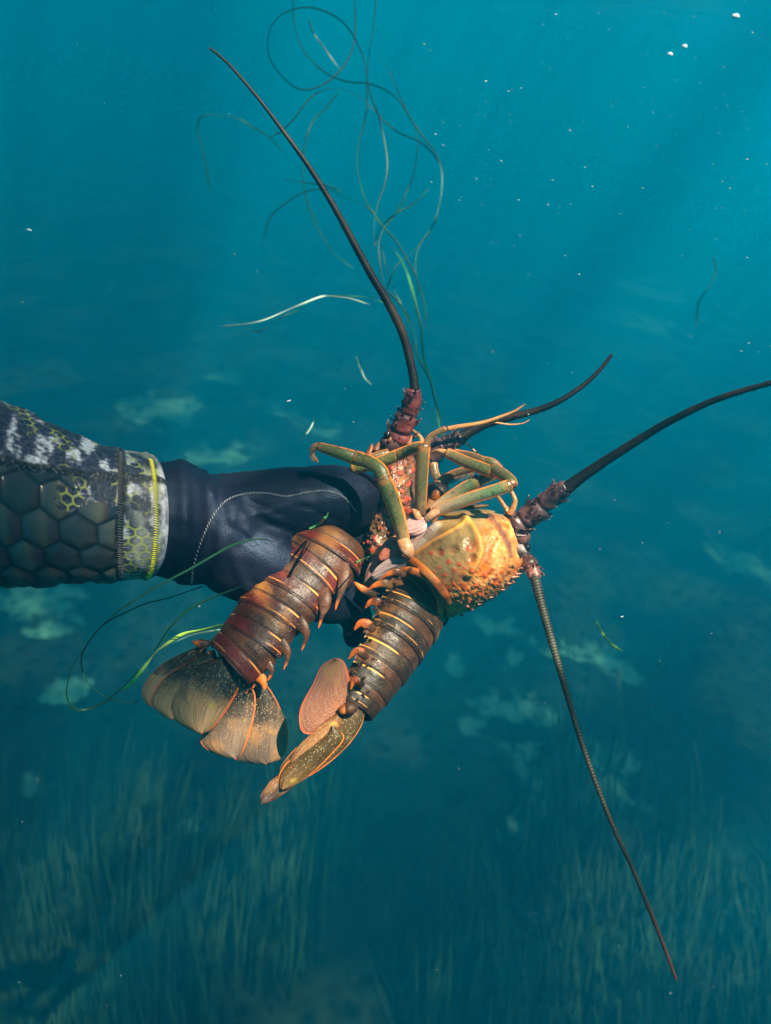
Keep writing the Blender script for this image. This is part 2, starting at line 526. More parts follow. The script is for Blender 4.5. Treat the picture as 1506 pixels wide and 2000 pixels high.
    bm = NT('black_thread'); bm = bm.done((0.045, 0.045, 0.05), 0.6)
    def ring_line(px, n, a0, a1, dr=0):
        out = []
        rr = cr(SL, 721); k = int(np.argmin(np.abs(rr[:, 0] - px))); _, py, d, r, bb = rr[k]
        for t in np.linspace(a0, a1, n):
            q = np.array(P(px, py, d)) + UPV * (r / FPX * d * math.sin(t)) + VIEW * (r / FPX * d * .92 * math.cos(t)) + RT * (bb / FPX * d * math.cos(t))
            l = CAMM.inverted() @ Vector(q)
            out.append((W0 / 2 + l.x / -l.z * FPX, H0 / 2 - l.y / -l.z * FPX))
        return out
    zigzag('yellow_stitching', ym, ring_line(284, 66, 1.05, -1.35), 0.0020, 0.00048)
    zigzag('black_stitching', bm, ring_line(236, 60, 1.15, -1.2), 0.0022, 0.0006)
    return o

def remeshed(verts, faces, voxel, smooth):
    me = bpy.data.meshes.new('glove_form')
    me.from_pydata([tuple(v) for v in verts], [], faces); me.update()
    o = bpy.data.objects.new('glove_form', me); COL.objects.link(o)
    r = o.modifiers.new('r', 'REMESH'); r.mode = 'VOXEL'; r.voxel_size = voxel
    s = o.modifiers.new('s', 'SMOOTH'); s.factor = 0.5; s.iterations = smooth
    dg = bpy.context.evaluated_depsgraph_get(); dg.update()
    ev = o.evaluated_get(dg)
    out = bpy.data.meshes.new_from_object(ev)
    bpy.data.objects.remove(o); bpy.data.meshes.remove(me)
    return out

def chain(mesh, rows, step=0.35):
    """Overlapping balls along a chain of (px, py, d, r px): one finger or the palm."""
    rows = np.asarray(rows, float)
    q = cr(rows, max(8, len(rows) * 9)) if len(rows) > 2 else np.array([rows[0] + (rows[1] - rows[0]) * t for t in np.linspace(0, 1, 9)])
    pts = np.array([P(*r[:3]) for r in q]); rad = q[:, 3] / FPX * q[:, 2]
    V, F, A = sweep(pts, rad, None, np.array(D(0.05, 0.35, 0.93)), 20)
    mesh.add(V, F)
    for e in (0, -1):
        mesh.add(*blob(pts[e], rad[e] * 0.97, n=16, m=10))

def make_glove(parent):
    g = Mesh()
    chain(g, [(255, 1012, .605, 104), (310, 1013, .617, 113), (352, 1018, .625, 116), (372, 1024, .63, 110), (400, 1036, .635, 109), (440, 1046, .64, 112)])
    chain(g, [(420, 1020, .64, 96), (500, 1000, .645, 82), (600, 985, .65, 76), (672, 978, .655, 70)])                  # back of the hand to the first knuckle
    chain(g, [(420, 1055, .635, 92), (500, 1090, .64, 92), (560, 1105, .645, 82), (610, 1080, .655, 70)])               # heel of the thumb
    chain(g, [(470, 1040, .66, 95), (560, 1050, .675, 90), (640, 1040, .68, 75)])                                         # palm
    chain(g, [(650, 975, .655, 70), (700, 976, .672, 56), (716, 985, .705, 46), (745, 1010, .755, 40), (790, 1015, .775, 34)])     # index finger curls away round the carapace
    chain(g, [(640, 1035, .672, 58), (690, 1045, .70, 48), (712, 1060, .745, 42), (770, 1075, .775, 34)])                # middle finger
    chain(g, [(630, 1085, .69, 54), (680, 1110, .715, 46), (705, 1130, .75, 40), (760, 1135, .775, 32)])                 # ring finger
    chain(g, [(620, 1130, .70, 46), (675, 1175, .715, 40), (697, 1215, .72, 31), (690, 1246, .705, 21)])                 # little finger, its tip shows beside the tail
    chain(g, [(480, 1085, .635, 84), (560, 1125, .648, 66), (625, 1158, .662, 58), (668, 1168, .672, 50), (690, 1160, .68, 42)])    # thumb under the tail
    me = remeshed(np.vstack(g.v), g.f, 0.0026, 5)
    me.name = 'glove'
    o = bpy.data.objects.new('glove', me); COL.objects.link(o)
    # pull small folds into the surface
    n = len(me.vertices)
    co = np.empty(n * 3); me.vertices.foreach_get('co', co); co = co.reshape(-1, 3)
    no = np.array([v.normal for v in me.vertices])
    inv = CAMM.inverted()
    cam_co = (np.array(inv.to_3x3()) @ co.T).T
    px = W0 / 2 + cam_co[:, 0] / -cam_co[:, 2] * FPX; py = H0 / 2 - cam_co[:, 1] / -cam_co[:, 2] * FPX
    h = np.zeros(n)
    h += 0.0030 * np.exp(-((px - 352 - 10 * np.cos((py - 1010) / 80)) / 14) ** 2)        # rolled wrist band
    h -= 0.0035 * np.exp(-((px - 398 - 14 * np.cos((py - 1010) / 80)) / 14) ** 2)
    for (cx, cy, dx, dy, w, a) in [(520, 1000, 30, -8, 6, .0016), (540, 1012, 34, 14, 6, .0016), (530, 1025, 26, 10, 5, -.0014), (505, 985, 22, 10, 5, -.0012), (590, 1075, 26, 40, 12, -.003), (470, 1120, 20, 46, 10, .002), (610, 960, 20, 50, 16, -.0012), (700, 930, 8, 46, 10, -.001), (440, 1010, 14, 60, 7, -.0016), (425, 1060, 10, 50, 6, .0014), (640, 1010, 40, 16, 6, -.0018), (585, 1035, 34, -20, 5, .0013), (560, 960, 26, 6, 4, -.0010), (480, 1050, 30, 24, 6, -.0016), (500, 1150, 16, 30, 7, -.0015), (415, 950, 6, 30, 5, .0012), (450, 940, 8, 34, 6, -.0010), (610, 1000, 24, 4, 4, .001)]:
        L = math.hypot(dx, dy); ux, uy = dx / L, dy / L
        al = (px - cx) * ux + (py - cy) * uy; ac = -(px - cx) * uy + (py - cy) * ux
        h += a * np.exp(-(al / L) ** 2 - (ac / w) ** 2)
    for i in range(n):
        h[i] += 0.0010 * mnoise.noise(Vector(co[i] * 45)) + 0.00025 * mnoise.noise(Vector(co[i] * 160))
    front = no @ VIEW > -0.3
    co += no * (h * front)[:, None]
    me.vertices.foreach_set('co', co.reshape(-1)); me.update()
    me.polygons.foreach_set('use_smooth', [True] * len(me.polygons))
    m = NT('black_neoprene_glove')
    p = m.pos()
    c = m.ramp(m.noise(16.0, p, 4.0), [(0.35, (0.0022, 0.0028, 0.006)), (0.55, (0.004, 0.0055, 0.015)), (0.7, (0.009, 0.008, 0.014))])
    c = m.mix(m.rng(m.noise(700.0, p, 4.0), 0.60, 0.80), c, (0.04, 0.055, 0.11))
    m.done(c, m.rng(m.noise(30.0, p), 0.3, 0.7, 0.42, 0.62), m.bump(m.noise(620.0, p, 5.0), 0.45, 0.0008), 0.22)
    m.bsdf.inputs['Specular Tint'].default_value = (0.45, 0.65, 1.0, 1)
    me.materials.clear(); me.materials.append(m.mat)
    o.parent = parent; o.matrix_parent_inverse = parent.matrix_world.inverted()
    b = BVHTree.FromPolygons([tuple(v) for v in co], [tuple(q.vertices) for q in me.polygons])
    # blind-stitched seam round the thumb panel
    line = cr([(374, 1142), (378, 1108), (392, 1058), (412, 1015), (440, 980), (475, 966), (520, 964), (560, 970), (600, 962), (640, 960), (672, 972), (696, 1000)], 150)
    pts = [hit(b, x, y, 0.0004) for x, y in line]
    pts = [q for q in pts if q is not None]
    mesh = Mesh()
    tang = nrm(np.gradient(np.array([q[0] for q in pts]), axis=0))
    for k in range(0, len(pts) - 1, 2):
        q, nn = pts[k]; sd = np.cross(nn, tang[k])
        j = random.uniform(0.7, 1.15)
        a = q - sd * 0.0009 * j - tang[k] * 0.0014; c2 = q + sd * 0.0009 * j + tang[k] * 0.0014
        mesh.add(*sweep(np.array([a, q + nn * 0.0006, c2]), 0.00042 * np.array([0.7, 1.0, 0.7]) * j, None, nn, 5))
    tm = NT('grey_thread'); tm = tm.done((0.20, 0.21, 0.24), 0.6)
    mesh.build('seam_stitching', tm, o)
    return o

person = empty('person', P(300, 1010, .62), 'arm of a diver in a patterned wetsuit sleeve and black glove gripping two lobsters', 'diver')
make_sleeve(person)
glove = make_glove(person)
# ------------------------------------------------------------------ lobster materials
def shell_leg(name, olive, rim, base):
    m = NT(name); p = m.pos()
    ca = m.math('ABSOLUTE', m.math('COSINE', m.attr('ang')))
    rimf = m.rng(m.math('ADD', ca, m.math('MULTIPLY', m.math('SUBTRACT', m.noise(60.0, p, 3.0), 0.5), 0.16)), 0.74, 0.90)
    streak = m.noise(1.0, m.n('ShaderNodeCombineXYZ', {'X': m.math('MULTIPLY', m.attr('arc'), 900.0), 'Y': m.math('MULTIPLY', m.attr('ang'), 2.0), 'Z': 0.0}).outputs[0], 3.0)
    c = m.mix(m.rng(streak, 0.3, 0.7), olive, tuple(x * 1.5 + 0.004 for x in olive))
    c = m.mix(m.rng(m.noise(45.0, p, 4.0), 0.42, 0.62), c, m.mix(0.4, c, (0.16, 0.085, 0.03)))
    c = m.mix(m.math('MULTIPLY', m.attr('pale'), 0.8), c, base)
    c = m.mix(m.math('MULTIPLY', rimf, m.math('SUBTRACT', 1.0, m.math('MULTIPLY', m.attr('pale'), 0.5))), c, rim)
    jo = m.rng(m.math('ABSOLUTE', m.math('SUBTRACT', m.attr('sn'), 0.5)), 0.38, 0.45)
    c = m.mix(m.math('MULTIPLY', jo, 0.25), c, rim)
    cre = m.rng(m.math('ABSOLUTE', m.math('SUBTRACT', m.attr('sn'), 0.5)), 0.465, 0.49)
    c = m.mix(m.math('MULTIPLY', cre, 0.85), c, (0.05, 0.025, 0.01))
    c = m.mix(m.rng(m.noise(210.0, p, 5.0, 0.7), 0.56, 0.70), c, m.mul(1.0, c, (0.35, 0.32, 0.3)))
    sp = m.rng(m.voro(520.0, p), 0.15, 0.35, 1.0, 0.0)
    c = m.mix(m.math('MULTIPLY', sp, 0.25), c, (0.55, 0.42, 0.2))
    return m.done(c, m.rng(m.noise(70.0, p), 0.3, 0.7, 0.24, 0.45), m.bump(m.math('ADD', streak, m.noise(300.0, p, 4.0)), 0.42, 0.0009), 0.5)

M_LEG = shell_leg('olive_leg_shell', (0.050, 0.062, 0.014), (0.74, 0.18, 0.010), (0.72, 0.36, 0.20))
M_LEG_DARK = shell_leg('brown_leg_shell', (0.055, 0.042, 0.014), (0.70, 0.18, 0.012), (0.5, 0.22, 0.10))
M_LEG_PALE = shell_leg('sea_green_leg_shell', (0.09, 0.17, 0.075), (0.85, 0.26, 0.03), (0.76, 0.42, 0.26))
M_ORANGE = shell_leg('orange_feeler_shell', (0.30, 0.12, 0.03), (0.62, 0.24, 0.05), (0.6, 0.28, 0.12))

def antenna_mat(name, c0, c1, tip, ringk=0.18):
    m = NT(name); p = m.pos()
    ringf = m.math('FRACT', m.math('MULTIPLY', m.attr('arc'), 420.0))
    rl = m.rng(m.math('ABSOLUTE', m.math('SUBTRACT', ringf, 0.5)), 0.30, 0.48)
    patch = m.noise(1.0, m.n('ShaderNodeCombineXYZ', {'X': m.math('MULTIPLY', m.attr('arc'), 24.0), 'Y': 0.0, 'Z': 0.0}).outputs[0], 3.0)
    c = m.mix(m.rng(patch, 0.45, 0.66), c0, c1)
    c = m.mix(m.rng(m.attr('sn'), 0.72, 0.95), c, tip)
    c = m.mix(m.math('MULTIPLY', rl, ringk), c, tuple(x * 0.25 for x in c0))
    h = m.math('SUBTRACT', m.math('MULTIPLY', m.noise(500.0, p, 3.0), 0.4), m.math('MULTIPLY', rl, ringk))
    return m.done(c, 0.52, m.bump(h, 0.7, 0.0008), 0.28)
M_ANT = antenna_mat('dark_antenna', (0.006, 0.003, 0.002), (0.032, 0.014, 0.004), (0.028, 0.008, 0.004))
M_ANT_GREEN = antenna_mat('grey_green_antenna', (0.040, 0.036, 0.022), (0.075, 0.070, 0.045), (0.26, 0.075, 0.055), 0.8)

def spiny_mat(name, c0, c1, spot):
    m = NT(name); p = m.pos()
    c = m.mix(m.rng(m.noise(70.0, p, 5.0), 0.38, 0.62), c0, c1)
    c = m.mix(m.rng(m.voro(190.0, p), 0.10, 0.22, 1.0, 0.0), c, spot)
    c = m.mix(m.math('MULTIPLY', m.rng(m.attr('tip'), 0.15, 0.6), 0.9), c, (0.010, 0.006, 0.010))
    c = m.mix(m.rng(m.attr('tip'), 0.85, 0.97), c, (0.45, 0.20, 0.08))
    return m.done(c, 0.38, m.bump(m.noise(260.0, p, 5.0), 0.6, 0.001), 0.5)
M_SPINY_RED = spiny_mat('maroon_spiny_shell', (0.045, 0.011, 0.012), (0.16, 0.030, 0.026), (0.26, 0.10, 0.09))
M_SPINY_DARK = spiny_mat('purple_brown_spiny_shell', (0.018, 0.011, 0.015), (0.075, 0.033, 0.034), (0.12, 0.065, 0.062))
M_SPINY_PINK = spiny_mat('pink_brown_spiny_shell', (0.10, 0.040, 0.030), (0.28, 0.100, 0.075), (0.36, 0.18, 0.13))

def tail_mat(name, front, back, pebble, groove):
    m = NT(name); p = m.pos()
    s = m.attr('s'); a = m.attr('lat')          # s runs along the segment, lat 0 on the back, 1 at the side edge
    n1 = m.noise(38.0, p, 5.0, 0.6)
    c = m.mix(m.rng(m.math('ADD', s, m.math('MULTIPLY', m.math('SUBTRACT', n1, 0.5), 0.5)), 0.40, 0.62), front, back)
    c = m.mix(m.rng(m.noise(26.0, p, 5.0), 0.40, 0.60), m.mul(1.0, c, (0.26, 0.27, 0.32)), c)
    c = m.mix(m.math('MULTIPLY', m.rng(m.noise(15.0, p, 3.0), 0.52, 0.68), 0.55), c, tuple(x * 0.6 for x in groove))
    g = m.math('MULTIPLY', m.rng(m.math('ABSOLUTE', m.math('SUBTRACT', s, m.math('MULTIPLY_ADD', a, 0.05, 0.52))), 0.012, 0.040, 1.0, 0.0), m.rng(m.math('ADD', a, m.math('MULTIPLY', n1, 0.3)), 0.50, 0.66))
    c = m.mix(m.math('MULTIPLY', g, 0.9), c, groove)
    mid = m.math('MULTIPLY', m.rng(m.math('ABSOLUTE', m.math('SUBTRACT', s, 0.46)), 0.012, 0.045, 1.0, 0.0), m.rng(n1, 0.30, 0.5))
    c = m.mix(m.math('MULTIPLY', mid, 0.8), c, (0.010, 0.004, 0.003))
    thin = m.math('MULTIPLY', m.rng(m.math('ABSOLUTE', m.math('SUBTRACT', s, 0.90)), 0.008, 0.022, 1.0, 0.0), m.rng(n1, 0.48, 0.6))
    c = m.mix(m.math('MULTIPLY', thin, 0.6), c, groove)
    edge = m.rng(s, 0.93, 1.0)
    c = m.mix(m.math('MULTIPLY', edge, 0.75), c, (0.012, 0.004, 0.003))
    vd = m.voro(620.0, p)
    peb = m.math('MULTIPLY', m.rng(vd, 0.12, 0.36, 1.0, 0.0), m.rng(n1, 0.32, 0.6))
    c = m.mix(m.math('MULTIPLY', peb, 0.24), c, pebble)
    c = m.mix(m.rng(m.math('ADD', m.attr('tip'), m.math('MULTIPLY', m.math('SUBTRACT', m.noise(140.0, p, 4.0), 0.5), 0.7)), 0.30, 0.75), c, (0.55, 0.115, 0.010))
    h = m.math('ADD', m.math('MULTIPLY', peb, 0.6), m.math('MULTIPLY', m.noise(170.0, p, 5.0), 0.8))
    return m.done(c, m.rng(m.noise(60.0, p), 0.3, 0.7, 0.36, 0.58), m.bump(h, 0.8, 0.0011), 0.38)
M_TAIL_A = tail_mat('red_brown_tail_shell', (0.078, 0.024, 0.008), (0.105, 0.010, 0.006), (0.50, 0.28, 0.14), (0.70, 0.28, 0.05))
M_TAIL_B = tail_mat('olive_brown_tail_shell', (0.080, 0.028, 0.009), (0.036, 0.017, 0.006), (0.42, 0.25, 0.08), (0.74, 0.30, 0.045))
M_FLANGE = tail_mat('orange_flange_shell', (0.46, 0.115, 0.010), (0.26, 0.065, 0.008), (0.60, 0.28, 0.07), (0.65, 0.27, 0.05))

def fan_mat(name, dark, mid, pale, edgec, ext):
    m = NT(name); p = m.pos()
    w = m.attr('w'); t = m.attr('t')
    rays = m.noise(1.0, m.n('ShaderNodeCombineXYZ', {'X': m.math('MULTIPLY', w, 22.0), 'Y': m.math('MULTIPLY', t, 2.5), 'Z': 0.0}).outputs[0], 4.0, 0.6, 0.3)
    cross = m.noise(1.0, m.n('ShaderNodeCombineXYZ', {'X': m.math('MULTIPLY', w, 2.0), 'Y': m.math('MULTIPLY', t, 60.0), 'Z': 3.0}).outputs[0], 2.0)
    c = m.mix(m.rng(rays, 0.35, 0.65), mid, pale)
    c = m.mix(m.math('MULTIPLY', m.rng(m.noise(50.0, p, 4.0), 0.48, 0.66), 0.6), c, (0.36, 0.17, 0.06))
    tt = m.math('ADD', t, m.math('MULTIPLY', m.math('SUBTRACT', m.noise(60.0, p, 5.0), 0.5), 0.5))
    c = m.mix(m.rng(tt, ext * 0.55, ext * 1.15, 1.0, 0.0), c, dark)
    vd = m.voro(560.0, p)
    peb = m.math('MULTIPLY', m.rng(vd, 0.10, 0.34, 1.0, 0.0), m.rng(tt, 0.95, 0.35))
    c = m.mix(m.math('MULTIPLY', peb, 0.5), c, (0.62, 0.52, 0.28))
    yl = m.math('MULTIPLY', m.rng(m.math('ABSOLUTE', m.math('SUBTRACT', tt, ext)), 0.0, 0.05, 1.0, 0.0), m.rng(m.noise(90.0, p), 0.52, 0.6))
    c = m.mix(m.math('MULTIPLY', yl, 0.45), c, (0.50, 0.33, 0.04))
    ed = m.math('MAXIMUM', m.rng(m.math('ABSOLUTE', w), 0.90, 0.985), m.rng(t, 0.955, 0.99))
    ed = m.math('MULTIPLY', ed, m.rng(m.noise(35.0, p, 2.0), 0.30, 0.45))
    c = m.mix(ed, c, edgec)
    h = m.math('ADD', m.math('MULTIPLY', rays, 0.7), m.math('ADD', m.math('MULTIPLY', peb, 0.4), m.math('MULTIPLY', cross, 0.25)))
    return m.done(c, m.rng(m.noise(40.0, p), 0.3, 0.7, 0.3, 0.5), m.bump(h, 0.5, 0.0009), 0.45)
M_FAN_A = fan_mat('mottled_fan', (0.017, 0.014, 0.008), (0.20, 0.112, 0.050), (0.42, 0.240, 0.110), (0.66, 0.10, 0.018), 0.50)
M_FAN_AS = fan_mat('smooth_fan', (0.024, 0.018, 0.011), (0.120, 0.074, 0.050), (0.19, 0.122, 0.082), (0.70, 0.13, 0.02), 0.40)
M_FAN_PINK = fan_mat('pink_fan_underside', (0.40, 0.15, 0.012), (0.20, 0.075, 0.050), (0.33, 0.135, 0.075), (0.85, 0.10, 0.02), 0.06)
M_FAN_TAN = fan_mat('tan_fan_underside', (0.14, 0.055, 0.010), (0.17, 0.072, 0.028), (0.27, 0.125, 0.045), (0.85, 0.20, 0.015), 0.2)
M_FAN_DARK = fan_mat('dark_fan_tip', (0.03, 0.012, 0.007), (0.05, 0.022, 0.013), (0.085, 0.040, 0.024), (0.30, 0.07, 0.02), 0.3)
M_FAN_GRAN = fan_mat('granular_olive_fan', (0.055, 0.030, 0.006), (0.10, 0.050, 0.010), (0.22, 0.11, 0.035), (0.85, 0.20, 0.012), 0.7)

def plain(name, c0, c1, scale=60.0, rough=0.4, bump=0.4, bscale=250.0):
    m = NT(name); p = m.pos()
    return m.done(m.mix(m.rng(m.noise(scale, p, 5.0), 0.35, 0.65), c0, c1), rough, m.bump(m.noise(bscale, p, 5.0), bump, 0.0008), 0.5)
M_EYE = plain('black_eye', (0.004, 0.003, 0.004), (0.01, 0.006, 0.008), 80, 0.08, 0.0)
M_EYESTALK = plain('grey_eyestalk', (0.32, 0.33, 0.34), (0.20, 0.17, 0.16))
M_COXA = plain('pink_coxa', (0.36, 0.15, 0.06), (0.66, 0.37, 0.21), 90, 0.3, 0.7)
M_PLATE = plain('mauve_plate', (0.40, 0.22, 0.22), (0.62, 0.42, 0.40), 70)
M_MEMBRANE = plain('pale_membrane', (0.15, 0.060, 0.040), (0.30, 0.23, 0.23), 34, 0.3)
M_MAROON = plain('maroon_membrane', (0.22, 0.055, 0.035), (0.34, 0.10, 0.06), 40, 0.35)
M_HAIR = plain('brown_hair', (0.10, 0.05, 0.015), (0.24, 0.13, 0.04))
M_MOUTH = plain('dark_mouthparts', (0.012, 0.008, 0.008), (0.03, 0.015, 0.01), 60)

# ------------------------------------------------------------------ lobster parts
def path_from(rows, n):
    q = cr(rows, n)
    return np.array([P(*r[:3]) for r in q]), q[:, 3] / FPX * q[:, 2], q

def leg_seg(name, rows, mat, parent, flat=0.85, pale=(0, 0), n=18, k=26, end=1.10):
    path, r, q = path_from(rows, k)
    s = np.linspace(0, 1, k)
    r = 0.93 * r * (1 + (end - 1) * np.clip((s - 0.82) / 0.12, 0, 1) - 0.10 * np.clip((0.10 - s) / 0.1, 0, 1))
    md = np.array([[1 + 0.05 * mnoise.noise(Vector((i * 0.5 + path[0][0] * 90, math.cos(j / n * 6.283) * 1.2, math.sin(j / n * 6.283) * 1.2))) - 0.05 * math.exp(-((i / k - 0.5) / 0.3) ** 2) for j in range(n)] for i in range(k)])
    V, F, A = sweep(path, r, r * flat, None, n, True, md)
    A['pale'] = pale[0] + (pale[1] - pale[0]) * A['sn']
    A['tip'] = np.zeros(len(V))
    return obj(name, V, F, mat, parent, True, A)

def leg(parent, segs, mat=None, name='walking_leg', label=None):
    """segs: list of (rows, flat, pale) from the body outward; the first is the leg, the others hang on it."""
    first = None
    for i, sg in enumerate(segs):
        rows, flat, pale = sg[:3]
        mt = sg[3] if len(sg) > 3 else (mat or M_LEG)
        nm = name if i == 0 else ('claw' if i == len(segs) - 1 and len(segs) > 3 else 'leg_segment')
        o = leg_seg(nm, rows, mt, first or parent, flat, pale)
        if first is None:
            first = o
            if label: o['label'] = label
    return first

def flagellum(parent, rows, mat, name='flagellum', n=14, k=420, bristle=True, seed=0, ridge=0.018):
    path, r, q = path_from(rows, k)
    r = r * np.interp(np.linspace(0, 1, k), [0, 0.12, 1], [1.0, 0.88, 0.85])
    arc = np.concatenate([[0], np.cumsum(np.linalg.norm(np.diff(path, axis=0), axis=1))])
    saw = np.modf(arc * 420.0)[0]
    mod = (1 + ridge * saw)[:, None] * np.ones((k, n))
    m = Mesh()
    V, F, A = sweep(path, r, None, None, n, True, mod)
    m.add(V, F, A)
    if bristle:
        rr = random.Random(seed)
        t = nrm(np.gradient(path, axis=0)); side = nrm(np.cross(t, VIEW))
        for i in range(8, int(k * 0.62), 2):
            for sg in (-1, 1):
                if rr.random() < 0.6: continue
                a = rr.uniform(-0.9, 0.9)
                d = side[i] * sg * math.cos(a) + VIEW * math.sin(a) + t[i] * 0.9
                b = path[i] + (side[i] * sg * math.cos(a) + VIEW * math.sin(a)) * r[i] * 0.95
                m.add(*spine(b, d, 0.00035, min(0.0022, r[i] * 0.75), 4, None, arc=0.0, sn=0.3))
    return m.build(name, mat, parent)

def peduncle(parent, rows, mat, spines, name='antenna', k=60, seed=1, joints=(0.34, 0.62)):
    """The thick thorny base of a long antenna."""
    path, r, q = path_from(rows, k)
    s = np.linspace(0, 1, k)
    for j in joints:
        r = r * (1 - 0.20 * np.exp(-((s - j) / 0.025) ** 2) + 0.10 * np.exp(-((s - j + 0.07) / 0.045) ** 2))
    r = r * (1 + 0.10 * np.exp(-((s - 0.95) / 0.04) ** 2))
    n = 22
    mod = np.array([[1 + 0.10 * mnoise.noise(Vector((i * 0.22, math.cos(j / n * 6.283) * 1.8, math.sin(j / n * 6.283) * 1.8 + seed))) for j in range(n)] for i in range(k)])
    m = Mesh()
    V, F, A = sweep(path, r, r * 0.9, None, n, True, mod); A['tip'] = np.zeros(len(V))
    m.add(V, F, A)
    rr = random.Random(seed)
    t = nrm(np.gradient(path, axis=0)); side = nrm(np.cross(t, VIEW))
    for c in range(spines):
        i = int(rr.uniform(0.06, 0.97) * (k - 1)); a = rr.uniform(-1.9, 1.9) if c % 3 else rr.choice([-1.5, 1.5]) + rr.uniform(-.25, .25)
        nd = VIEW * math.cos(a) + side[i] * math.sin(a)
        h = rr.uniform(0.30, 0.70) * r[i]
        m.add(*spine(path[i] + nd * r[i] * 0.86, nd + t[i] * 0.85, rr.uniform(0.14, 0.24) * r[i], h * 1.25, 8, t[i] * 0.3))
    return m.build(name, mat, parent)

def petal(parent, name, left, right, mat, d0, d1, dome=0.003, thick=0.0012, k=44, n=34, wave=0.0006, seed=0, roll=0.0, curl=0.0):
    """A flat blade of the tail fan between a left and a right edge that share base and tip."""
    L = cr(left, k); R = cr(right, k)
    t = np.linspace(0, 1, k); w = np.linspace(-1, 1, n)
    px = L[:, None, 0] * (1 - w) / 2 + R[:, None, 0] * (1 + w) / 2
    py = L[:, None, 1] * (1 - w) / 2 + R[:, None, 1] * (1 + w) / 2
    d = (d0 + (d1 - d0) * t)[:, None] - dome * (1 - w ** 2)[None] + roll * w[None] + curl * (t ** 3)[:, None]
    V = np.array([[P(px[i, j], py[i, j], d[i, j]) for j in range(n)] for i in range(k)])
    du = np.gradient(V, axis=0); dv = np.gradient(V, axis=1)
    N = nrm(np.cross(du, dv))
    if (N @ VIEW).mean() < 0: N = -N
    rip = np.array([[mnoise.noise(Vector((w[j] * 5.0, t[i] * 1.2, seed))) + 0.5 * mnoise.noise(Vector((w[j] * 13.0, t[i] * 3.0, seed + 3))) for j in range(n)] for i in range(k)])
    V = V + N * (rip * wave)[..., None]
    th = thick * np.clip((1 - np.abs(w[None]) ** 6) * (1 - t[:, None] ** 10), 0.12, 1)
    top = V + N * (th / 2)[..., None]; bot = V - N * (th / 2)[..., None]
    VV = np.concatenate([top.reshape(-1, 3), bot.reshape(-1, 3)])
    F = grid_faces(k, n, False)
    F += [tuple(reversed(f)) for f in grid_faces(k, n, False, k * n)]
    rim = [i * n for i in range(k)] + [(k - 1) * n + j for j in range(1, n)] + [i * n + n - 1 for i in range(k - 2, -1, -1)] + [j for j in range(n - 2, 0, -1)]
    for i in range(len(rim)):
        a, b = rim[i], rim[(i + 1) % len(rim)]
        F.append((b, a, a + k * n, b + k * n))
    A = {'w': np.tile(np.tile(w, k), 2), 't': np.tile(np.repeat(t, n), 2)}
    return obj(name, VV, F, mat, parent, True, A)

def tail_seg(parent, c0, c1, h0, h1, back, mat, wid0, wid1, name='tail_segment', span=105.0, k=26, n=64, seed=0, lift0=0.90, label=None):
    """One ring of the tail from c0 to c1 (world), half width across wid, height h toward 'back' (direction of the animal's back)."""
    c0, c1 = np.asarray(c0, float), np.asarray(c1, float)
    s = np.linspace(-0.10, 1.06, k)
    ax = nrm(c1 - c0); back = nrm(back - ax * (back @ ax)); lat = np.cross(ax, back)
    prof = lift0 + (1 - lift0) * np.clip((s + 0.10) / 0.28, 0, 1) ** 0.7 - 0.022 * np.exp(-((s - 0.53) / 0.045) ** 2) + 0.018 * np.clip((s - 0.60) / 0.3, 0, 1) - 0.03 * np.clip((s - 0.99) / 0.07, 0, 1) ** 2
    th = np.radians(np.linspace(-span, span, n))
    V = np.zeros((k, n, 3)); S = np.zeros((k, n)); LT = np.zeros((k, n)); N = np.zeros((k, n, 3))
    for i in range(k):
        c = c0 + (c1 - c0) * s[i]; W = (wid0 + (wid1 - wid0) * s[i]); H = (h0 + (h1 - h0) * s[i])
        r = prof[i]
        V[i] = c + lat * (W * r * np.sin(th))[:, None] + back * (H * r * np.cos(th))[:, None]
        N[i] = nrm(lat * (np.sin(th) / W)[:, None] + back * (np.cos(th) / H)[:, None])
        S[i] = s[i]; LT[i] = np.abs(th) / math.radians(span)
    rel = np.array([[mnoise.noise(Vector((s[i] * 3.0 + seed * 7, math.sin(th[j]) * 3, math.cos(th[j]) * 3))) for j in range(n)] for i in range(k)])
    V = V + N * (rel * 0.0005)[..., None]
    m = Mesh()
    inner = V - N * 0.0016
    F = grid_faces(k, n, False)
    VV = np.concatenate([V.reshape(-1, 3), inner.reshape(-1, 3)])
    F += [tuple(reversed(f)) for f in grid_faces(k, n, False, k * n)]
    rim = [i * n for i in range(k)] + [(k - 1) * n + j for j in range(1, n)] + [i * n + n - 1 for i in range(k - 2, -1, -1)] + [j for j in range(n - 2, 0, -1)]
    for i in range(len(rim)):
        a, b = rim[i], rim[(i + 1) % len(rim)]
        F.append((b, a, a + k * n, b + k * n))
    m.add(VV, F, {'s': np.tile(S.ravel(), 2), 'lat': np.tile(LT.ravel(), 2), 'tip': np.zeros(2 * k * n)})
    o = m.build(name, mat, parent)
    if label: o['label'] = label
    return o

def pleuron(parent, rows, mat, flat=0.55, tip_from=0.0, k=22, name='side_spike'):
    """The hooked side plate of a tail ring, ending in an orange spike."""
    path, r, q = path_from(rows, k)
    V, F, A = sweep(path, r, r * flat, None, 14)
    A['tip'] = np.clip((A['sn'] - tip_from) / (1 - tip_from), 0, 1); A['s'] = 0.3 + 0.0 * A['sn']; A['lat'] = np.ones(len(V)) * 0.2
    return obj(name, V, F, mat, parent, True, A)

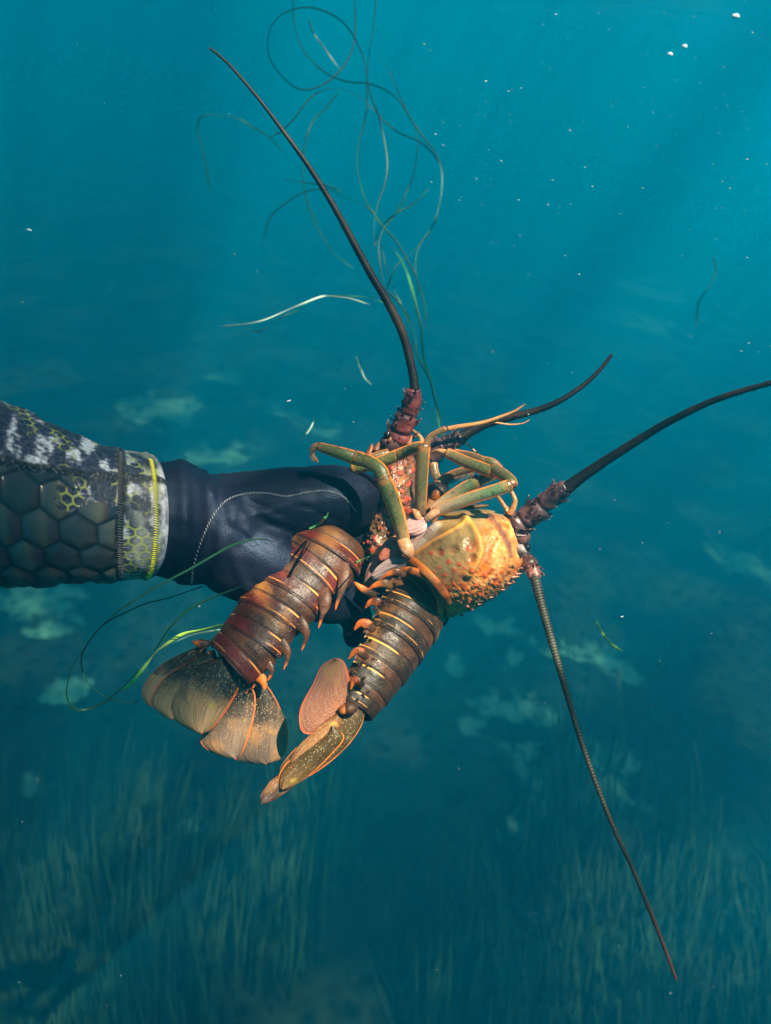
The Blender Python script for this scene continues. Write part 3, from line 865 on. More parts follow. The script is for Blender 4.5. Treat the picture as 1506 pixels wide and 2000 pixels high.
def hairs(mesh, path, side, count, ln, r, rr):
    for _ in range(count):
        i = rr.randrange(len(path) - 1)
        b = path[i] + (path[i + 1] - path[i]) * rr.random()
        d = nrm(np.asarray(side) + np.array([rr.uniform(-.5, .5) for _ in range(3)]))
        mesh.add(*spine(b, d, r, ln * rr.uniform(.5, 1.2), 4))

def patch(parent, name, rows, mat, paint, k=170, n=150, bumps=(), relief=None, extra=None, close=True):
    """A shell from rows of control points (px, py, d): rows run rear to front, columns from the belly edge over the side and back."""
    R = np.array(rows, float)                      # rows x cols x 3
    a = np.array([cr(R[i], n) for i in range(R.shape[0])])
    g = np.array([cr(a[:, j], k) for j in range(n)]).transpose(1, 0, 2)     # k x n x 3
    V = np.array([[P(*g[i, j]) for j in range(n)] for i in range(k)])
    N = nrm(np.cross(np.gradient(V, axis=0), np.gradient(V, axis=1)))
    if (N[:, : n // 2].reshape(-1, 3) @ VIEW).mean() < 0: N = -N
    px, py = g[..., 0], g[..., 1]
    A, H = paint(px, py, np.linspace(0, 1, k)[:, None] * np.ones((1, n)), np.linspace(0, 1, n)[None] * np.ones((k, 1)), g[..., 2])
    V = V + N * H[..., None]
    m = Mesh()
    m.add(V.reshape(-1, 3), grid_faces(k, n, True) + [tuple(range(n)), tuple((k - 1) * n + j for j in range(n - 1, -1, -1))], {q: v.ravel() for q, v in A.items()})
    if extra: extra(m, V, N, g)
    return m, V, N, g
# ------------------------------------------------------------------ painting helpers for shells (distances in photograph pixels on the shell)
def seg_dist(px, py, pts):
    best = np.full(px.shape, 1e9)
    for (x0, y0), (x1, y1) in zip(pts[:-1], pts[1:]):
        dx, dy = x1 - x0, y1 - y0
        t = np.clip(((px - x0) * dx + (py - y0) * dy) / (dx * dx + dy * dy + 1e-9), 0, 1)
        best = np.minimum(best, np.hypot(px - x0 - t * dx, py - y0 - t * dy))
    return best
def fnoise(px, py, sc, seed=0.0, octv=3):
    out = np.empty(px.shape)
    it = np.nditer(px, flags=['multi_index'])
    for v in it:
        i = it.multi_index
        out[i] = mnoise.fractal(Vector((float(v) / sc, float(py[i]) / sc, seed)), 1.0, 2.0, octv)
    return out
def sm(x, a, b):
    t = np.clip((x - a) / (b - a), 0, 1)
    return t * t * (3 - 2 * t)

def carapace_mat(name, side, belt, backc, redc, granule):
    m = NT(name); p = m.pos()
    n1 = m.noise(55.0, p, 5.0)
    c = m.mix(m.rng(n1, 0.35, 0.65), side, tuple(x * 0.72 for x in side))
    c = m.mix(m.attr('backm'), c, m.mix(m.rng(m.noise(90.0, p, 4.0), 0.4, 0.6), backc, tuple(x * 0.35 for x in backc)))
    c = m.mix(m.attr('belt'), c, m.mix(m.rng(m.noise(120.0, p, 4.0), 0.42, 0.62), belt, (0.62, 0.27, 0.08)))
    c = m.mix(m.attr('ridge'), c, (0.80, 0.33, 0.05))
    c = m.mix(m.math('MULTIPLY', m.rng(m.noise(75.0, p, 5.0, 0.65), 0.50, 0.66), 0.6), c, m.mul(1.0, c, (0.42, 0.30, 0.25)))
    c = m.mix(m.attr('pit'), c, (0.22, 0.075, 0.02))
    c = m.mix(m.attr('tub'), c, redc)
    c = m.mix(m.attr('fringe'), c, (0.74, 0.66, 0.56))
    vd = m.voro(460.0, p)
    gr = m.math('MULTIPLY', m.rng(vd, 0.10, 0.30, 1.0, 0.0), m.attr('gran'))
    c = m.mix(m.math('MULTIPLY', gr, 0.7), c, granule)
    c = m.mix(m.attr('dark'), c, (0.045, 0.022, 0.028))
    c = m.mix(m.rng(m.attr('tip'), 0.25, 0.7), c, (0.26, 0.062, 0.012))
    h = m.math('ADD', m.math('MULTIPLY', gr, 0.8), m.math('MULTIPLY', m.noise(260.0, p, 5.0), 0.5))
    return m.done(c, m.rng(m.noise(45.0, p), 0.3, 0.7, 0.25, 0.45), m.bump(h, 0.6, 0.0009), 0.5)

# ================================================================== LOBSTER ON THE RIGHT
lob_b = empty('spiny_lobster', P(900, 1090, .62), 'orange spiny lobster showing its pale flank, one long feeler raised and one hanging', 'lobster', 'spiny lobsters held in one glove')

B_ROWS = [
    [(798, 1089, .622), (808, 1102, .604), (822, 1124, .592), (846, 1158, .592), (868, 1188, .606), (881, 1205, .634), (876, 1194, .69), (850, 1150, .72)],
    [(824, 1052, .618), (842, 1069, .595), (862, 1092, .582), (890, 1130, .580), (914, 1167, .594), (926, 1189, .628), (915, 1178, .69), (890, 1130, .72)],
    [(856, 1017, .614), (878, 1036, .588), (906, 1062, .576), (936, 1102, .575), (958, 1142, .590), (968, 1165, .626), (955, 1155, .69), (930, 1105, .72)],
    [(905, 1006, .616), (925, 1022, .590), (950, 1050, .580), (973, 1088, .580), (988, 1120, .594), (996, 1145, .628), (985, 1130, .69), (965, 1085, .72)],
    [(950, 1001, .618), (964, 1016, .597), (982, 1044, .588), (998, 1078, .590), (1008, 1104, .600), (1013, 1125, .628), (1005, 1115, .68), (990, 1070, .71)],
    [(986, 1006, .622), (996, 1020, .606), (1006, 1044, .602), (1016, 1072, .604), (1021, 1092, .611), (1022, 1108, .630), (1015, 1095, .67), (1005, 1050, .69)],
]
B_TUB = [(843, 1081, 5), (862, 1079, 6), (917, 1072, 7), (877, 1097, 6), (897, 1102, 6), (888, 1113, 6), (858, 1108, 4), (870, 1122, 5), (905, 1127, 6), (921, 1113, 7), (907, 1145, 6), (948, 1095, 5),
         (957, 1075, 4), (903, 1160, 5), (930, 1140, 5), (945, 1122, 5), (962, 1112, 5), (886, 1140, 4), (848, 1117, 4), (938, 1160, 5), (965, 1140, 5), (980, 1118, 5), (918, 1176, 4), (866, 1143, 3.5), (985, 1090, 4), (970, 1052, 4), (960, 1033, 4)]
B_PIT = [(858, 1079, 8, 7), (885, 1074, 11, 9), (917, 1065, 11, 14), (922, 1090, 8, 8)]
def paint_b(px, py, u, v, d):
    A = {}; n1 = fnoise(px, py, 22.0, 1.0); n2 = fnoise(px, py, 7.0, 5.0); n3 = fnoise(px, py, 3.4, 9.0, 2)
    ridge = seg_dist(px, py, [(800, 1090), (840, 1062), (915, 1018)])
    rid2 = seg_dist(px, py, [(905, 1010), (922, 1028), (935, 1052), (938, 1078), (930, 1098), (915, 1120)])
    A['ridge'] = np.maximum(sm(ridge, 4.5, 1.0) * 0.9, sm(rid2 + 3 * n2, 8, 1) * 0.7)
    A['ridge'] = np.maximum(A['ridge'], sm(v, 0.03, 0.0) * 0.7 * sm(u, 0.0, 0.1))
    beltm = sm(px + 0.45 * (py - 1040) + 8 * n1, 925, 950) * sm(v, 0.02, 0.1)
    A['belt'] = beltm * np.clip(0.75 + 0.5 * n1, 0, 1)
    A['backm'] = np.clip(sm((py - 1128) + 0.55 * (px - 880) * 0.35 + 16 * n1, -26, 26), 0, 1) * 0.9
    tub = np.zeros_like(px); H = np.zeros_like(px)
    for (x, y, r) in B_TUB:
        q = np.exp(-(np.hypot(px - x, (py - y)) / (r * 0.85)) ** 2)
        tub = np.maximum(tub, q); H += 0.0007 * q * r / 6
    A['tub'] = sm(tub, 0.25, 0.6) * 0.85
    pit = np.zeros_like(px)
    for (x, y, rx, ry) in B_PIT:
        q = np.exp(-(((px - x) / rx) ** 2 + ((py - y) / ry) ** 2) ** 2)
        pit = np.maximum(pit, q); H -= 0.0014 * q
    A['pit'] = pit * 0.65
    fr = sm(v, 0.085, 0.035) * sm(u, 0.02, 0.06) * sm(u, 0.42, 0.36)
    A['fringe'] = fr * (0.35 + 0.65 * (np.sin(u * 360) > -0.2))
    H += fr * 0.0010 * (np.sin(u * 360) > -0.2)
    A['gran'] = np.clip(0.25 + 0.9 * sm(v + 0.18 * n1, 0.22, 0.5) + 0.7 * beltm, 0, 1)
    A['dark'] = np.clip(sm(seg_dist(px, py, [(955, 1008), (975, 1030), (990, 1060), (996, 1085)]) + 3 * n2, 10, 3) * 0.75, 0, 1) * sm(u, 0.7, 0.8)
    A['dark'] = np.maximum(A['dark'], sm(n2 + 0.6 * n1, 0.25, 0.5) * A['backm'] * 0.7)
    H += 0.0016 * np.exp(-(ridge / 4.5) ** 2) + 0.0034 * np.exp(-(rid2 / 8) ** 2)
    H += (0.0001 + 0.0003 * beltm + 0.0003 * A['backm']) * n2 + 0.00035 * n3 * A['gran'] + 0.0002 * n1
    for k in range(3):
        H += beltm * 0.0007 * np.exp(-((px + 0.42 * (py - 1040) - 955 - 15 * k + 3 * n1) / 4.0) ** 2)
    A['tip'] = np.zeros_like(px)
    return A, H
M_CAR_B = carapace_mat('orange_carapace_shell', (0.29, 0.180, 0.062), (0.58, 0.125, 0.007), (0.36, 0.080, 0.006), (0.46, 0.050, 0.005), (0.56, 0.26, 0.06))
mB, VB, NB, GB = patch(lob_b, 'carapace', B_ROWS, M_CAR_B, paint_b)
rr = random.Random(5)
kk, nn_ = VB.shape[:2]
axB = nrm(VB[-1, 70] - VB[0, 70])
for c in range(30):                                     # thorns, densest along the back
    u = rr.uniform(0.08, 0.99); v = min(0.80, max(0.50, rr.gauss(0.68, 0.07)))
    i, j = int(u * (kk - 1)), int(v * (nn_ - 1))
    big = rr.random()
    h = (0.0012 + 0.0026 * big ** 3) * (0.6 + 0.6 * v)
    mB.add(*spine(VB[i, j], NB[i, j] + axB * 0.9, h * 0.42, h, 7, None, gran=0.3, backm=0.9, dark=0.3))
for (x, y, h) in [(1000, 1128, .010), (1008, 1122, .008), (1016, 1110, .008), (978, 1152, .006), (958, 1172, .006), (935, 1186, .005), (915, 1194, .005), (990, 1140, .007)]:
    q = np.hypot(GB[..., 0] - x, GB[..., 1] - y)[:, :100]; i, j = np.unravel_index(np.argmin(q), q.shape)
    mB.add(*spine(VB[i, j], NB[i, j] * 0.5 + axB, h * 0.20, h * 0.75, 8, None, backm=1.0, dark=0.5))
carB = mB.build('carapace', M_CAR_B, lob_b)
bvB = bvh_of(carB)

V, F, A = sweep(cr(PP([(799, 1091, .612), (822, 1108, .590), (845, 1130, .582), (866, 1156, .586), (878, 1178, .600), (880, 1203, .628)]), 50), px2m(8.0, .6), px2m(2.6, .6), None, 14)
A['s'] = 0.5 + 0.5 * np.cos(A['ang']); A['lat'] = np.zeros(len(V)); A['tip'] = np.ones(len(V)) * 0.45
obj('carapace_rim', V, F, M_FLANGE, carB, True, A)

# under edge, joints and membranes between carapace and tail
petal(lob_b, 'joint_membrane', [(728, 1128), (738, 1108), (755, 1094), (775, 1088), (795, 1088), (806, 1094)], [(728, 1128), (748, 1132), (765, 1126), (782, 1116), (798, 1108), (806, 1094)], M_MEMBRANE, .628, .618, 0.006, 0.004, seed=31, wave=0.002)
petal(lob_b, 'joint_membrane', [(712, 1150), (716, 1118), (728, 1092), (736, 1078), (744, 1066)], [(712, 1150), (736, 1144), (746, 1120), (748, 1092), (744, 1066)], M_MEMBRANE, .645, .640, 0.006, 0.004, seed=32, wave=0.002)
petal(lob_b, 'leg_socket', [(742, 1092), (744, 1070), (756, 1054), (774, 1046), (790, 1050)], [(742, 1092), (765, 1098), (788, 1096), (798, 1080), (790, 1050)], M_MAROON, .630, .622, 0.008, 0.004, seed=33, wave=0.0012)
def plate(parent, name, x, y, d, a, b, ang, mat, depth=0.006, tilt=(0, 0)):
    ca, sa = math.cos(math.radians(ang)), math.sin(math.radians(ang))
    ex = nrm(np.array(D(ca, sa, 0)) + VIEW * tilt[0]); ey = nrm(np.array(D(-sa, ca, 0)) + VIEW * tilt[1]); ez = nrm(np.cross(ex, ey))
    V, F, A = blob(P(x, y, d), (px2m(a, d), px2m(b, d), depth), [ex, ey, ez], 28, 18)
    V = np.array(V); c = np.array(P(x, y, d))
    for i in range(len(V)):
        V[i] = c + (V[i] - c) * (1 + 0.10 * mnoise.noise(Vector(V[i] * 60)))
    return obj(name, V, F, mat, parent)
petal(lob_b, 'breast_plate', [(790, 1036), (792, 1022), (802, 1012), (816, 1008), (830, 1012)], [(790, 1036), (804, 1046), (820, 1046), (832, 1036), (830, 1012)], M_PLATE, .622, .616, 0.004, 0.003, seed=34, wave=0.0008)
petal(lob_b, 'joint_membrane', [(800, 1086), (798, 1064), (806, 1050), (820, 1042), (838, 1030), (850, 1016)], [(800, 1086), (812, 1074), (826, 1058), (840, 1042), (850, 1030), (850, 1016)], M_MEMBRANE, .626, .620, 0.004, 0.003, seed=35, wave=0.0012)
leg_seg('coxa', [(783, 1046, .612, 10), (788, 1058, .606, 14), (797, 1076, .604, 14), (806, 1096, .612, 3)], M_COXA, lob_b, 0.6, end=0.7)
leg_seg('coxa', [(822, 1026, .620, 4), (834, 1013, .612, 7), (846, 1003, .608, 8.5), (860, 994, .607, 9)], M_COXA, lob_b, 0.8, end=0.9)
leg_seg('coxa', [(846, 1020, .616, 6), (852, 1008, .612, 7), (862, 1000, .610, 6)], M_COXA, lob_b, 0.8, end=0.9)
plate(lob_b, 'mouthpart', 848, 972, .66, 26, 34, -30, M_MOUTH, 0.012)
plate(lob_b, 'mouthpart', 851, 967, .645, 9, 16, -25, M_FLANGE, 0.006)
plate(lob_b, 'gill_flap', 925, 990, .635, 30, 4.0, 6, M_FAN_TAN, 0.004)
plate(lob_b, 'shell_lip', 915, 1004, .63, 52, 8.5, 4, M_CAR_B, 0.012)

# head, eyes and feelers
plate(lob_b, 'face', 1004, 1040, .640, 36, 28, -65, M_SPINY_PINK, 0.024)
plate(lob_b, 'face', 1014, 1082, .637, 34, 15, -70, M_SPINY_DARK, 0.02)
o = plate(lob_b, 'eye_stalk', 1019, 1073, .601, 12, 9, -25, M_EYESTALK, 0.005)
obj('eye', *blob(P(1029, 1069, .599), px2m(8, .6), n=20, m=14)[:2], M_EYE, o)
for (x0, y0, x1, y1, d, r) in [(1006, 1046, 1034, 1047, .607, 5.5), (1008, 1115, 1020, 1119, .62, 8), (998, 1124, 1014, 1118, .625, 11), (1012, 1066, 1004, 1064, .603, 5), (978, 1019, 974, 1012, .604, 3), (984, 1017, 982, 1010, .604, 3)]:
    a, b = np.array(P(x0, y0, d)), np.array(P(x1, y1, d)); obj('horn', *spine(a, b - a, px2m(r, d), np.linalg.norm(b - a), 10)[:2], M_SPINY_DARK, lob_b)

an = peduncle(lob_b, [(978, 1028, .628, 22), (1004, 1027, .622, 25), (1022, 1016, .618, 23), (1046, 998, .612, 22), (1066, 980, .606, 19), (1086, 964, .600, 18), (1108, 952, .595, 15)], M_SPINY_DARK, 46, seed=4)
flagellum(an, [(1098, 960, .597, 13.5), (1150, 922, .585, 11.5), (1230, 870, .565, 9.6), (1310, 822, .545, 8.2), (1400, 780, .525, 7.0), (1506, 748, .505, 6.0), (1600, 726, .49, 5.2), (1720, 712, .475, 4.2), (1860, 716, .46, 2.0)], M_ANT, seed=2)
an = peduncle(lob_b, [(1006, 1092, .632, 13), (1020, 1090, .624, 14), (1030, 1096, .618, 15), (1037, 1106, .612, 15), (1042, 1118, .608, 14), (1046, 1130, .606, 11.5)], M_SPINY_PINK, 26, seed=8)
flagellum(an, [(1043, 1122, .606, 9.8), (1056, 1175, .600, 9.0), (1074, 1240, .590, 8.2), (1100, 1330, .575, 6.8), (1130, 1432, .560, 5.8), (1164, 1530, .545, 5.4), (1200, 1620, .535, 5.0), (1235, 1695, .53, 4.8), (1270, 1780, .53, 4.8), (1296, 1846, .535, 4.4), (1320, 1912, .54, 3.6)], M_ANT_GREEN, seed=3, ridge=0.07)
al = leg_seg('antennule', [(995, 1004, .615, 7), (1003, 990, .612, 6), (1007, 976, .610, 4.6)], M_ORANGE, lob_b, 0.9, (0.3, 0.1))
leg_seg('antennule_segment', [(1007, 978, .610, 4.6), (1002, 966, .611, 4.4), (994, 950, .614, 3.2), (986, 936, .62, 2.6)], M_ORANGE, al, 0.9)
al = leg_seg('antennule', [(990, 1006, .625, 6), (990, 996, .625, 5), (989, 992, .627, 4.4)], M_ORANGE, lob_b, 0.9, (0.3, 0.1))
leg_seg('antennule_segment', [(989, 994, .627, 4.4), (980, 980, .63, 3.8), (968, 964, .635, 3.2)], M_ORANGE, al, 0.9)

# walking legs of the right lobster
leg(lob_b, [([(848, 1000, .612, 11), (872, 990, .605, 13), (915, 974, .592, 14.5), (960, 960, .580, 14), (998, 947, .572, 12)], 0.8, (1.0, -0.3), M_LEG_PALE),
            ([(1001, 950, .573, 12), (996, 938, .578, 13.5), (980, 926, .590, 14), (964, 915, .602, 12)], 0.85, (0, 0.1), M_LEG),
            ([(966, 924, .600, 13), (940, 914, .606, 14), (905, 900, .614, 13), (872, 884, .622, 10)], 0.85, (0, 0.1), M_LEG),
            ([(874, 886, .622, 8), (858, 882, .63, 6.5), (844, 884, .64, 3.0)], 0.9, (0.7, 0.8), M_ORANGE)])
leg(lob_b, [([(842, 998, .628, 10), (872, 976, .624, 13), (905, 955, .618, 14), (936, 938, .612, 13)], 0.8, (1.0, -0.3), M_LEG_PALE),
            ([(934, 940, .614, 11), (950, 934, .614, 11), (964, 928, .615, 10)], 0.85, (0, 0), M_LEG_DARK),
            ([(978, 917, .617, 8), (962, 904, .619, 10), (944, 900, .622, 9)], 0.85, (0.2, 0), M_LEG),
            ([(946, 901, .622, 9.5), (920, 891, .628, 9.5), (888, 885, .636, 8)], 0.85, (0, 0.1), M_LEG_DARK)])
lg = leg(lob_b, [([(836, 968, .66, 8), (852, 948, .66, 9), (872, 930, .66, 8)], 0.85, (0, 0.2), M_LEG_DARK),
            ([(868, 934, .66, 8), (895, 922, .655, 8.5), (930, 914, .65, 7)], 0.85, (0.2, 0.1), M_LEG_DARK)])
m = Mesh(); pth = PP([(866, 942, .658), (890, 932, .655), (925, 922, .65)])
hairs(m, cr(pth, 30), np.array(D(0.1, -1, 0.2)), 170, 0.0055, 0.00022, random.Random(3))
m.build('leg_bristles', M_HAIR, lg)
leg(lob_b, [([(838, 1000, .632, 9), (848, 975, .65, 11), (868, 950, .668, 10)], 0.85, (0.8, 0), M_LEG_DARK),
            ([(868, 950, .668, 9), (852, 930, .675, 9), (846, 905, .68, 8)], 0.85, (0, 0), M_LEG_DARK)])

# tail of the right lobster: six rings, side spikes, fan
BACKB = nrm(np.array(D(0.76, -0.44, 0.46)))
EB = [(872, 1190, .648), (858, 1213, .642), (838, 1250, .632), (812, 1289, .621), (781, 1331, .610), (749, 1371, .599), (722, 1402, .591)]
HB = [70, 76, 74, 70, 64, 56, 46]; WB = [84, 86, 82, 76, 68, 58, 48]
CB = []
for (x, y, d), h in zip(EB, HB):
    CB.append(np.array(P(x - 0.76 * h, y - 0.44 * h, d)))
for i in range(6):
    d = EB[i][2]
    tail_seg(lob_b, CB[i], CB[i + 1], px2m(HB[i], d), px2m(HB[i + 1], d), BACKB, M_FLANGE if i == 0 else M_TAIL_B, px2m(WB[i], d), px2m(WB[i + 1], d), span=112, seed=i + 20, lift0=0.93)
up0 = CB[0] - (CB[1] - CB[0]) * 1.3
tail_seg(lob_b, up0, CB[0] + (CB[1] - CB[0]) * 0.15, px2m(66, .65), px2m(74, .65), BACKB, M_FLANGE, px2m(80, .65), px2m(90, .65), span=118, seed=41, lift0=0.97)
V, F, A = sweep(cr(PP([(776, 1117, .602), (802, 1114, .592), (832, 1127, .588), (850, 1150, .590), (860, 1176, .600), (858, 1205, .622)]), 50), px2m(7, .6), px2m(2.4, .6), None, 14)
A['s'] = 0.5 + 0.5 * np.cos(A['ang']); A['lat'] = np.zeros(len(V)); A['tip'] = np.ones(len(V)) * 0.45
obj('ring_rim', V, F, M_FLANGE, lob_b, True, A)
m = Mesh()
core = cr(np.array(CB), 40) - BACKB * 0.002
wv = np.interp(np.linspace(0, 6, 40), range(7), [px2m(w, .62) * 0.80 for w in WB])
V, F, A = sweep(core, wv, wv * 0.62, BACKB, 24); m.add(V, F, A)
m.build('tail_muscle', M_MEMBRANE, lob_b)
SPB = [[(792, 1124, .590, 4.2), (776, 1116, .586, 6.8), (760, 1121, .587, 5.1), (742, 1131, .591, 0.8)],
       [(764, 1146, .588, 6.0), (752, 1139, .585, 8.5), (736, 1142, .586, 6.0), (717, 1153, .590, 0.8)],
       [(748, 1186, .584, 6.8), (738, 1176, .580, 9.3), (724, 1177, .581, 6.8), (713, 1188, .584, 1.3)],
       [(730, 1232, .579, 6.8), (718, 1220, .575, 10.2), (704, 1218, .575, 7.6), (691, 1231, .578, 1.3)],
       [(716, 1286, .575, 6.8), (706, 1275, .570, 9.3), (694, 1273, .570, 6.8), (680, 1288, .573, 1.3)],
       [(708, 1340, .571, 6.0), (700, 1330, .567, 8.5), (691, 1329, .567, 6.0), (685, 1347, .570, 1.3)]]
for i, rw in enumerate(SPB):
    pleuron(lob_b, rw, M_TAIL_B, 0.5, 0.0)
m = Mesh(); rr = random.Random(9)
for i in range(6):
    x, y, d, _ = SPB[i][0]
    for c in range(4):
        a, b = rr.uniform(-20, 20), rr.uniform(-18, 18); s = rr.uniform(2, 4.5)
        m.add(*blob(P(x + a, y + b, d - .004 + rr.uniform(-.003, .003)), (px2m(s * 1.5, d), px2m(s * .8, d), px2m(s * .8, d)), [np.array(D(.7, .6, .2)), np.array(D(-.6, .75, 0)), VIEW], 14, 10, s=0.2, lat=.1, tip=rr.choice([0, 0, 0, .3])))
m.build('hinge_knobs', M_TAIL_B, lob_b)
pleuron(lob_b, [(740, 1168, .635, 9), (718, 1156, .630, 8), (704, 1147, .628, 6), (692, 1137, .628, 1.6)], M_TAIL_B, 0.6, 0.2)
fan = petal(lob_b, 'tail_fan', [(690, 1372), (655, 1398), (615, 1432), (575, 1464), (548, 1498), (556, 1502)], [(712, 1395), (704, 1420), (680, 1455), (640, 1492), (595, 1520), (556, 1530), (548, 1508), (556, 1502)][:6] + [(556, 1502)], M_FAN_GRAN, .580, .566, 0.006, 0.003, seed=1)
petal(fan, 'tail_fan_blade', [(660, 1392), (640, 1407), (612, 1430), (585, 1455), (569, 1480), (566, 1494), (569, 1500)], [(660, 1392), (668, 1412), (650, 1432), (618, 1460), (590, 1480), (574, 1494), (569, 1500)], M_FAN_TAN, .573, .560, 0.004, 0.0014, seed=2)
petal(fan, 'tail_fan_blade', [(650, 1418), (630, 1440), (590, 1468), (560, 1490), (545, 1515), (546, 1537), (552, 1541)], [(650, 1418), (672, 1440), (650, 1470), (615, 1505), (588, 1526), (566, 1538), (552, 1541)], M_FAN_GRAN, .568, .556, 0.006, 0.0016, seed=3)
petal(fan, 'tail_fan_blade', [(585, 1490), (562, 1502), (535, 1521), (524, 1532), (512, 1550), (509, 1562), (511, 1569)], [(585, 1490), (598, 1515), (575, 1535), (556, 1549), (536, 1562), (522, 1568), (511, 1569)], M_FAN_DARK, .567, .553, 0.003, 0.0014, seed=4)
petal(fan, 'tail_fan_blade', [(678, 1372), (650, 1400), (634, 1411), (609, 1432), (592, 1430), (585, 1412), (588, 1380), (611, 1337), (627, 1303), (645, 1289), (656, 1286)],
      [(678, 1372), (680, 1366), (682, 1355), (683, 1345), (684, 1334), (683, 1325), (681, 1316), (677, 1303), (672, 1293), (665, 1287), (656, 1286)], M_FAN_PINK, .580, .556, 0.004, 0.0013, seed=5, wave=0.0004, roll=0.004)
plate(fan, 'fan_joint', 672, 1385, .566, 11, 9, 40, M_FLANGE, 0.004)
plate(fan, 'fan_joint', 684, 1382, .568, 15, 13, 0, M_TAIL_B, 0.007)

# ================================================================== LOBSTER ON THE LEFT
lob_a = empty('spiny_lobster', P(760, 1000, .69), 'dark red spiny lobster with its tail fan spread, tallest feeler pointing up', 'lobster', 'spiny lobsters held in one glove')
A_ROWS = [
    [(690, 1120, .700), (700, 1128, .672), (722, 1135, .655), (752, 1132, .656), (778, 1120, .675), (790, 1110, .71), (740, 1120, .745)],
    [(698, 1068, .705), (706, 1070, .672), (728, 1072, .650), (760, 1070, .652), (786, 1066, .672), (800, 1062, .71), (745, 1068, .75)],
    [(708, 1010, .708), (716, 1010, .674), (740, 1010, .652), (772, 1012, .653), (800, 1014, .672), (814, 1014, .71), (760, 1012, .752)],
    [(722, 955, .710), (730, 952, .680), (752, 950, .660), (782, 950, .660), (808, 955, .676), (820, 958, .71), (770, 955, .75)],
    [(732, 905, .710), (740, 900, .688), (758, 895, .672), (786, 893, .670), (808, 898, .684), (818, 902, .71), (776, 900, .745)],
    [(742, 872, .708), (748, 868, .694), (762, 863, .684), (786, 862, .682), (806, 866, .690), (814, 870, .71), (780, 868, .735)],
]
A_TUB = [(733, 1053, 7), (720, 1060, 6), (741, 1068, 6), (728, 1075, 6), (760, 1040, 6), (775, 985, 8), (795, 975, 8), (800, 1000, 8), (790, 1020, 7), (772, 1010, 6), (800, 945, 7), (768, 948, 6), (785, 960, 6), (805, 920, 6), (780, 925, 6),
         (760, 975, 6), (752, 1000, 6), (806, 1030, 7), (780, 1040, 6), (812, 985, 6), (745, 1100, 6), (712, 1095, 5), (765, 915, 6), (790, 995, 5)]
def paint_a(px, py, u, v, d):
    A = {}; n1 = fnoise(px, py, 22.0, 11.0); n2 = fnoise(px, py, 7.0, 15.0); n3 = fnoise(px, py, 3.4, 19.0, 2)
    for q in ('ridge', 'pit', 'fringe', 'tip'): A[q] = np.zeros_like(px)
    A['belt'] = sm(n1 + 0.3 * (u - 0.5), 0.0, 0.4) * 0.5
    A['backm'] = np.clip(0.5 + 0.9 * n1, 0, 1) * sm(py, 1050, 1000)
    tub = np.zeros_like(px); H = np.zeros_like(px)
    for (x, y, r) in A_TUB:
        q = np.exp(-(np.hypot(px - x, py - y) / (r * 0.85)) ** 2); tub = np.maximum(tub, q); H += 0.0020 * q * r / 6
    A['tub'] = sm(tub, 0.25, 0.6)
    A['gran'] = np.clip(0.75 + 0.6 * n1, 0, 1)
    A['dark'] = sm(n2 + n1, 0.3, 0.7) * 0.7
    H += 0.0016 * n2 + 0.0006 * n3 + 0.0015 * n1
    return A, H
M_CAR_A = carapace_mat('red_carapace_shell', (0.12, 0.065, 0.028), (0.20, 0.040, 0.014), (0.16, 0.026, 0.014), (0.40, 0.036, 0.014), (0.42, 0.26, 0.12))
mA, VA, NA, GA = patch(lob_a, 'carapace', A_ROWS, M_CAR_A, paint_a, 150, 110)
rr = random.Random(6); kk, nn_ = VA.shape[:2]; axA = nrm(VA[-1, 40] - VA[0, 40])
for c in range(110):
    i, j = int(rr.uniform(0.1, 0.99) * (kk - 1)), int(rr.uniform(0.1, 0.75) * (nn_ - 1))
    h = 0.0016 + 0.0035 * rr.random() ** 3
    mA.add(*spine(VA[i, j], NA[i, j] + axA * 0.9, h * 0.42, h, 7, None, gran=0.3, backm=0.6))
mA.build('carapace', M_CAR_A, lob_a)
plate(lob_a, 'face', 772, 868, .690, 36, 22, 30, M_SPINY_DARK, 0.02)
o = plate(lob_a, 'eye_stalk', 752, 862, .676, 12, 10, 40, M_SPINY_DARK, 0.006)
obj('eye', *blob(P(757, 849, .670), px2m(7.5, .67), n=20, m=14)[:2], M_EYE, o)
for (x0, y0, x1, y1, d, r) in [(722, 888, 728, 864, .675, 9), (735, 880, 742, 860, .672, 8), (760, 862, 772, 838, .672, 7), (798, 868, 806, 848, .672, 7)]:
    a, b = np.array(P(x0, y0, d)), np.array(P(x1, y1, d)); obj('horn', *spine(a, b - a, px2m(r, d), np.linalg.norm(b - a), 10)[:2], M_FLANGE, lob_a)
an = peduncle(lob_a, [(768, 882, .685, 22), (776, 862, .680, 23), (784, 842, .674, 22), (791, 820, .668, 20), (799, 800, .662, 17), (806, 782, .657, 17), (809, 760, .652, 13)], M_SPINY_RED, 46, seed=3)
flagellum(an, [(810, 768, .653, 9.8), (808, 740, .650, 9.6), (800, 700, .645, 9.4), (786, 650, .638, 9.4), (758, 592, .630, 9.2), (727, 540, .622, 8.6), (694, 480, .615, 8.0), (650, 400, .605, 6.8), (601, 322, .595, 5.6), (550, 252, .588, 4.6), (506, 194, .582, 3.8), (460, 140, .577, 3.2), (430, 110, .574, 3.0), (409, 94, .572, 2.4)], M_ANT, seed=5)
an = peduncle(lob_a, [(838, 892, .692, 18), (858, 876, .690, 19), (876, 866, .688, 18), (890, 860, .686, 16), (902, 852, .684, 12)], M_SPINY_DARK, 34, seed=12, joints=(0.4, 0.7))
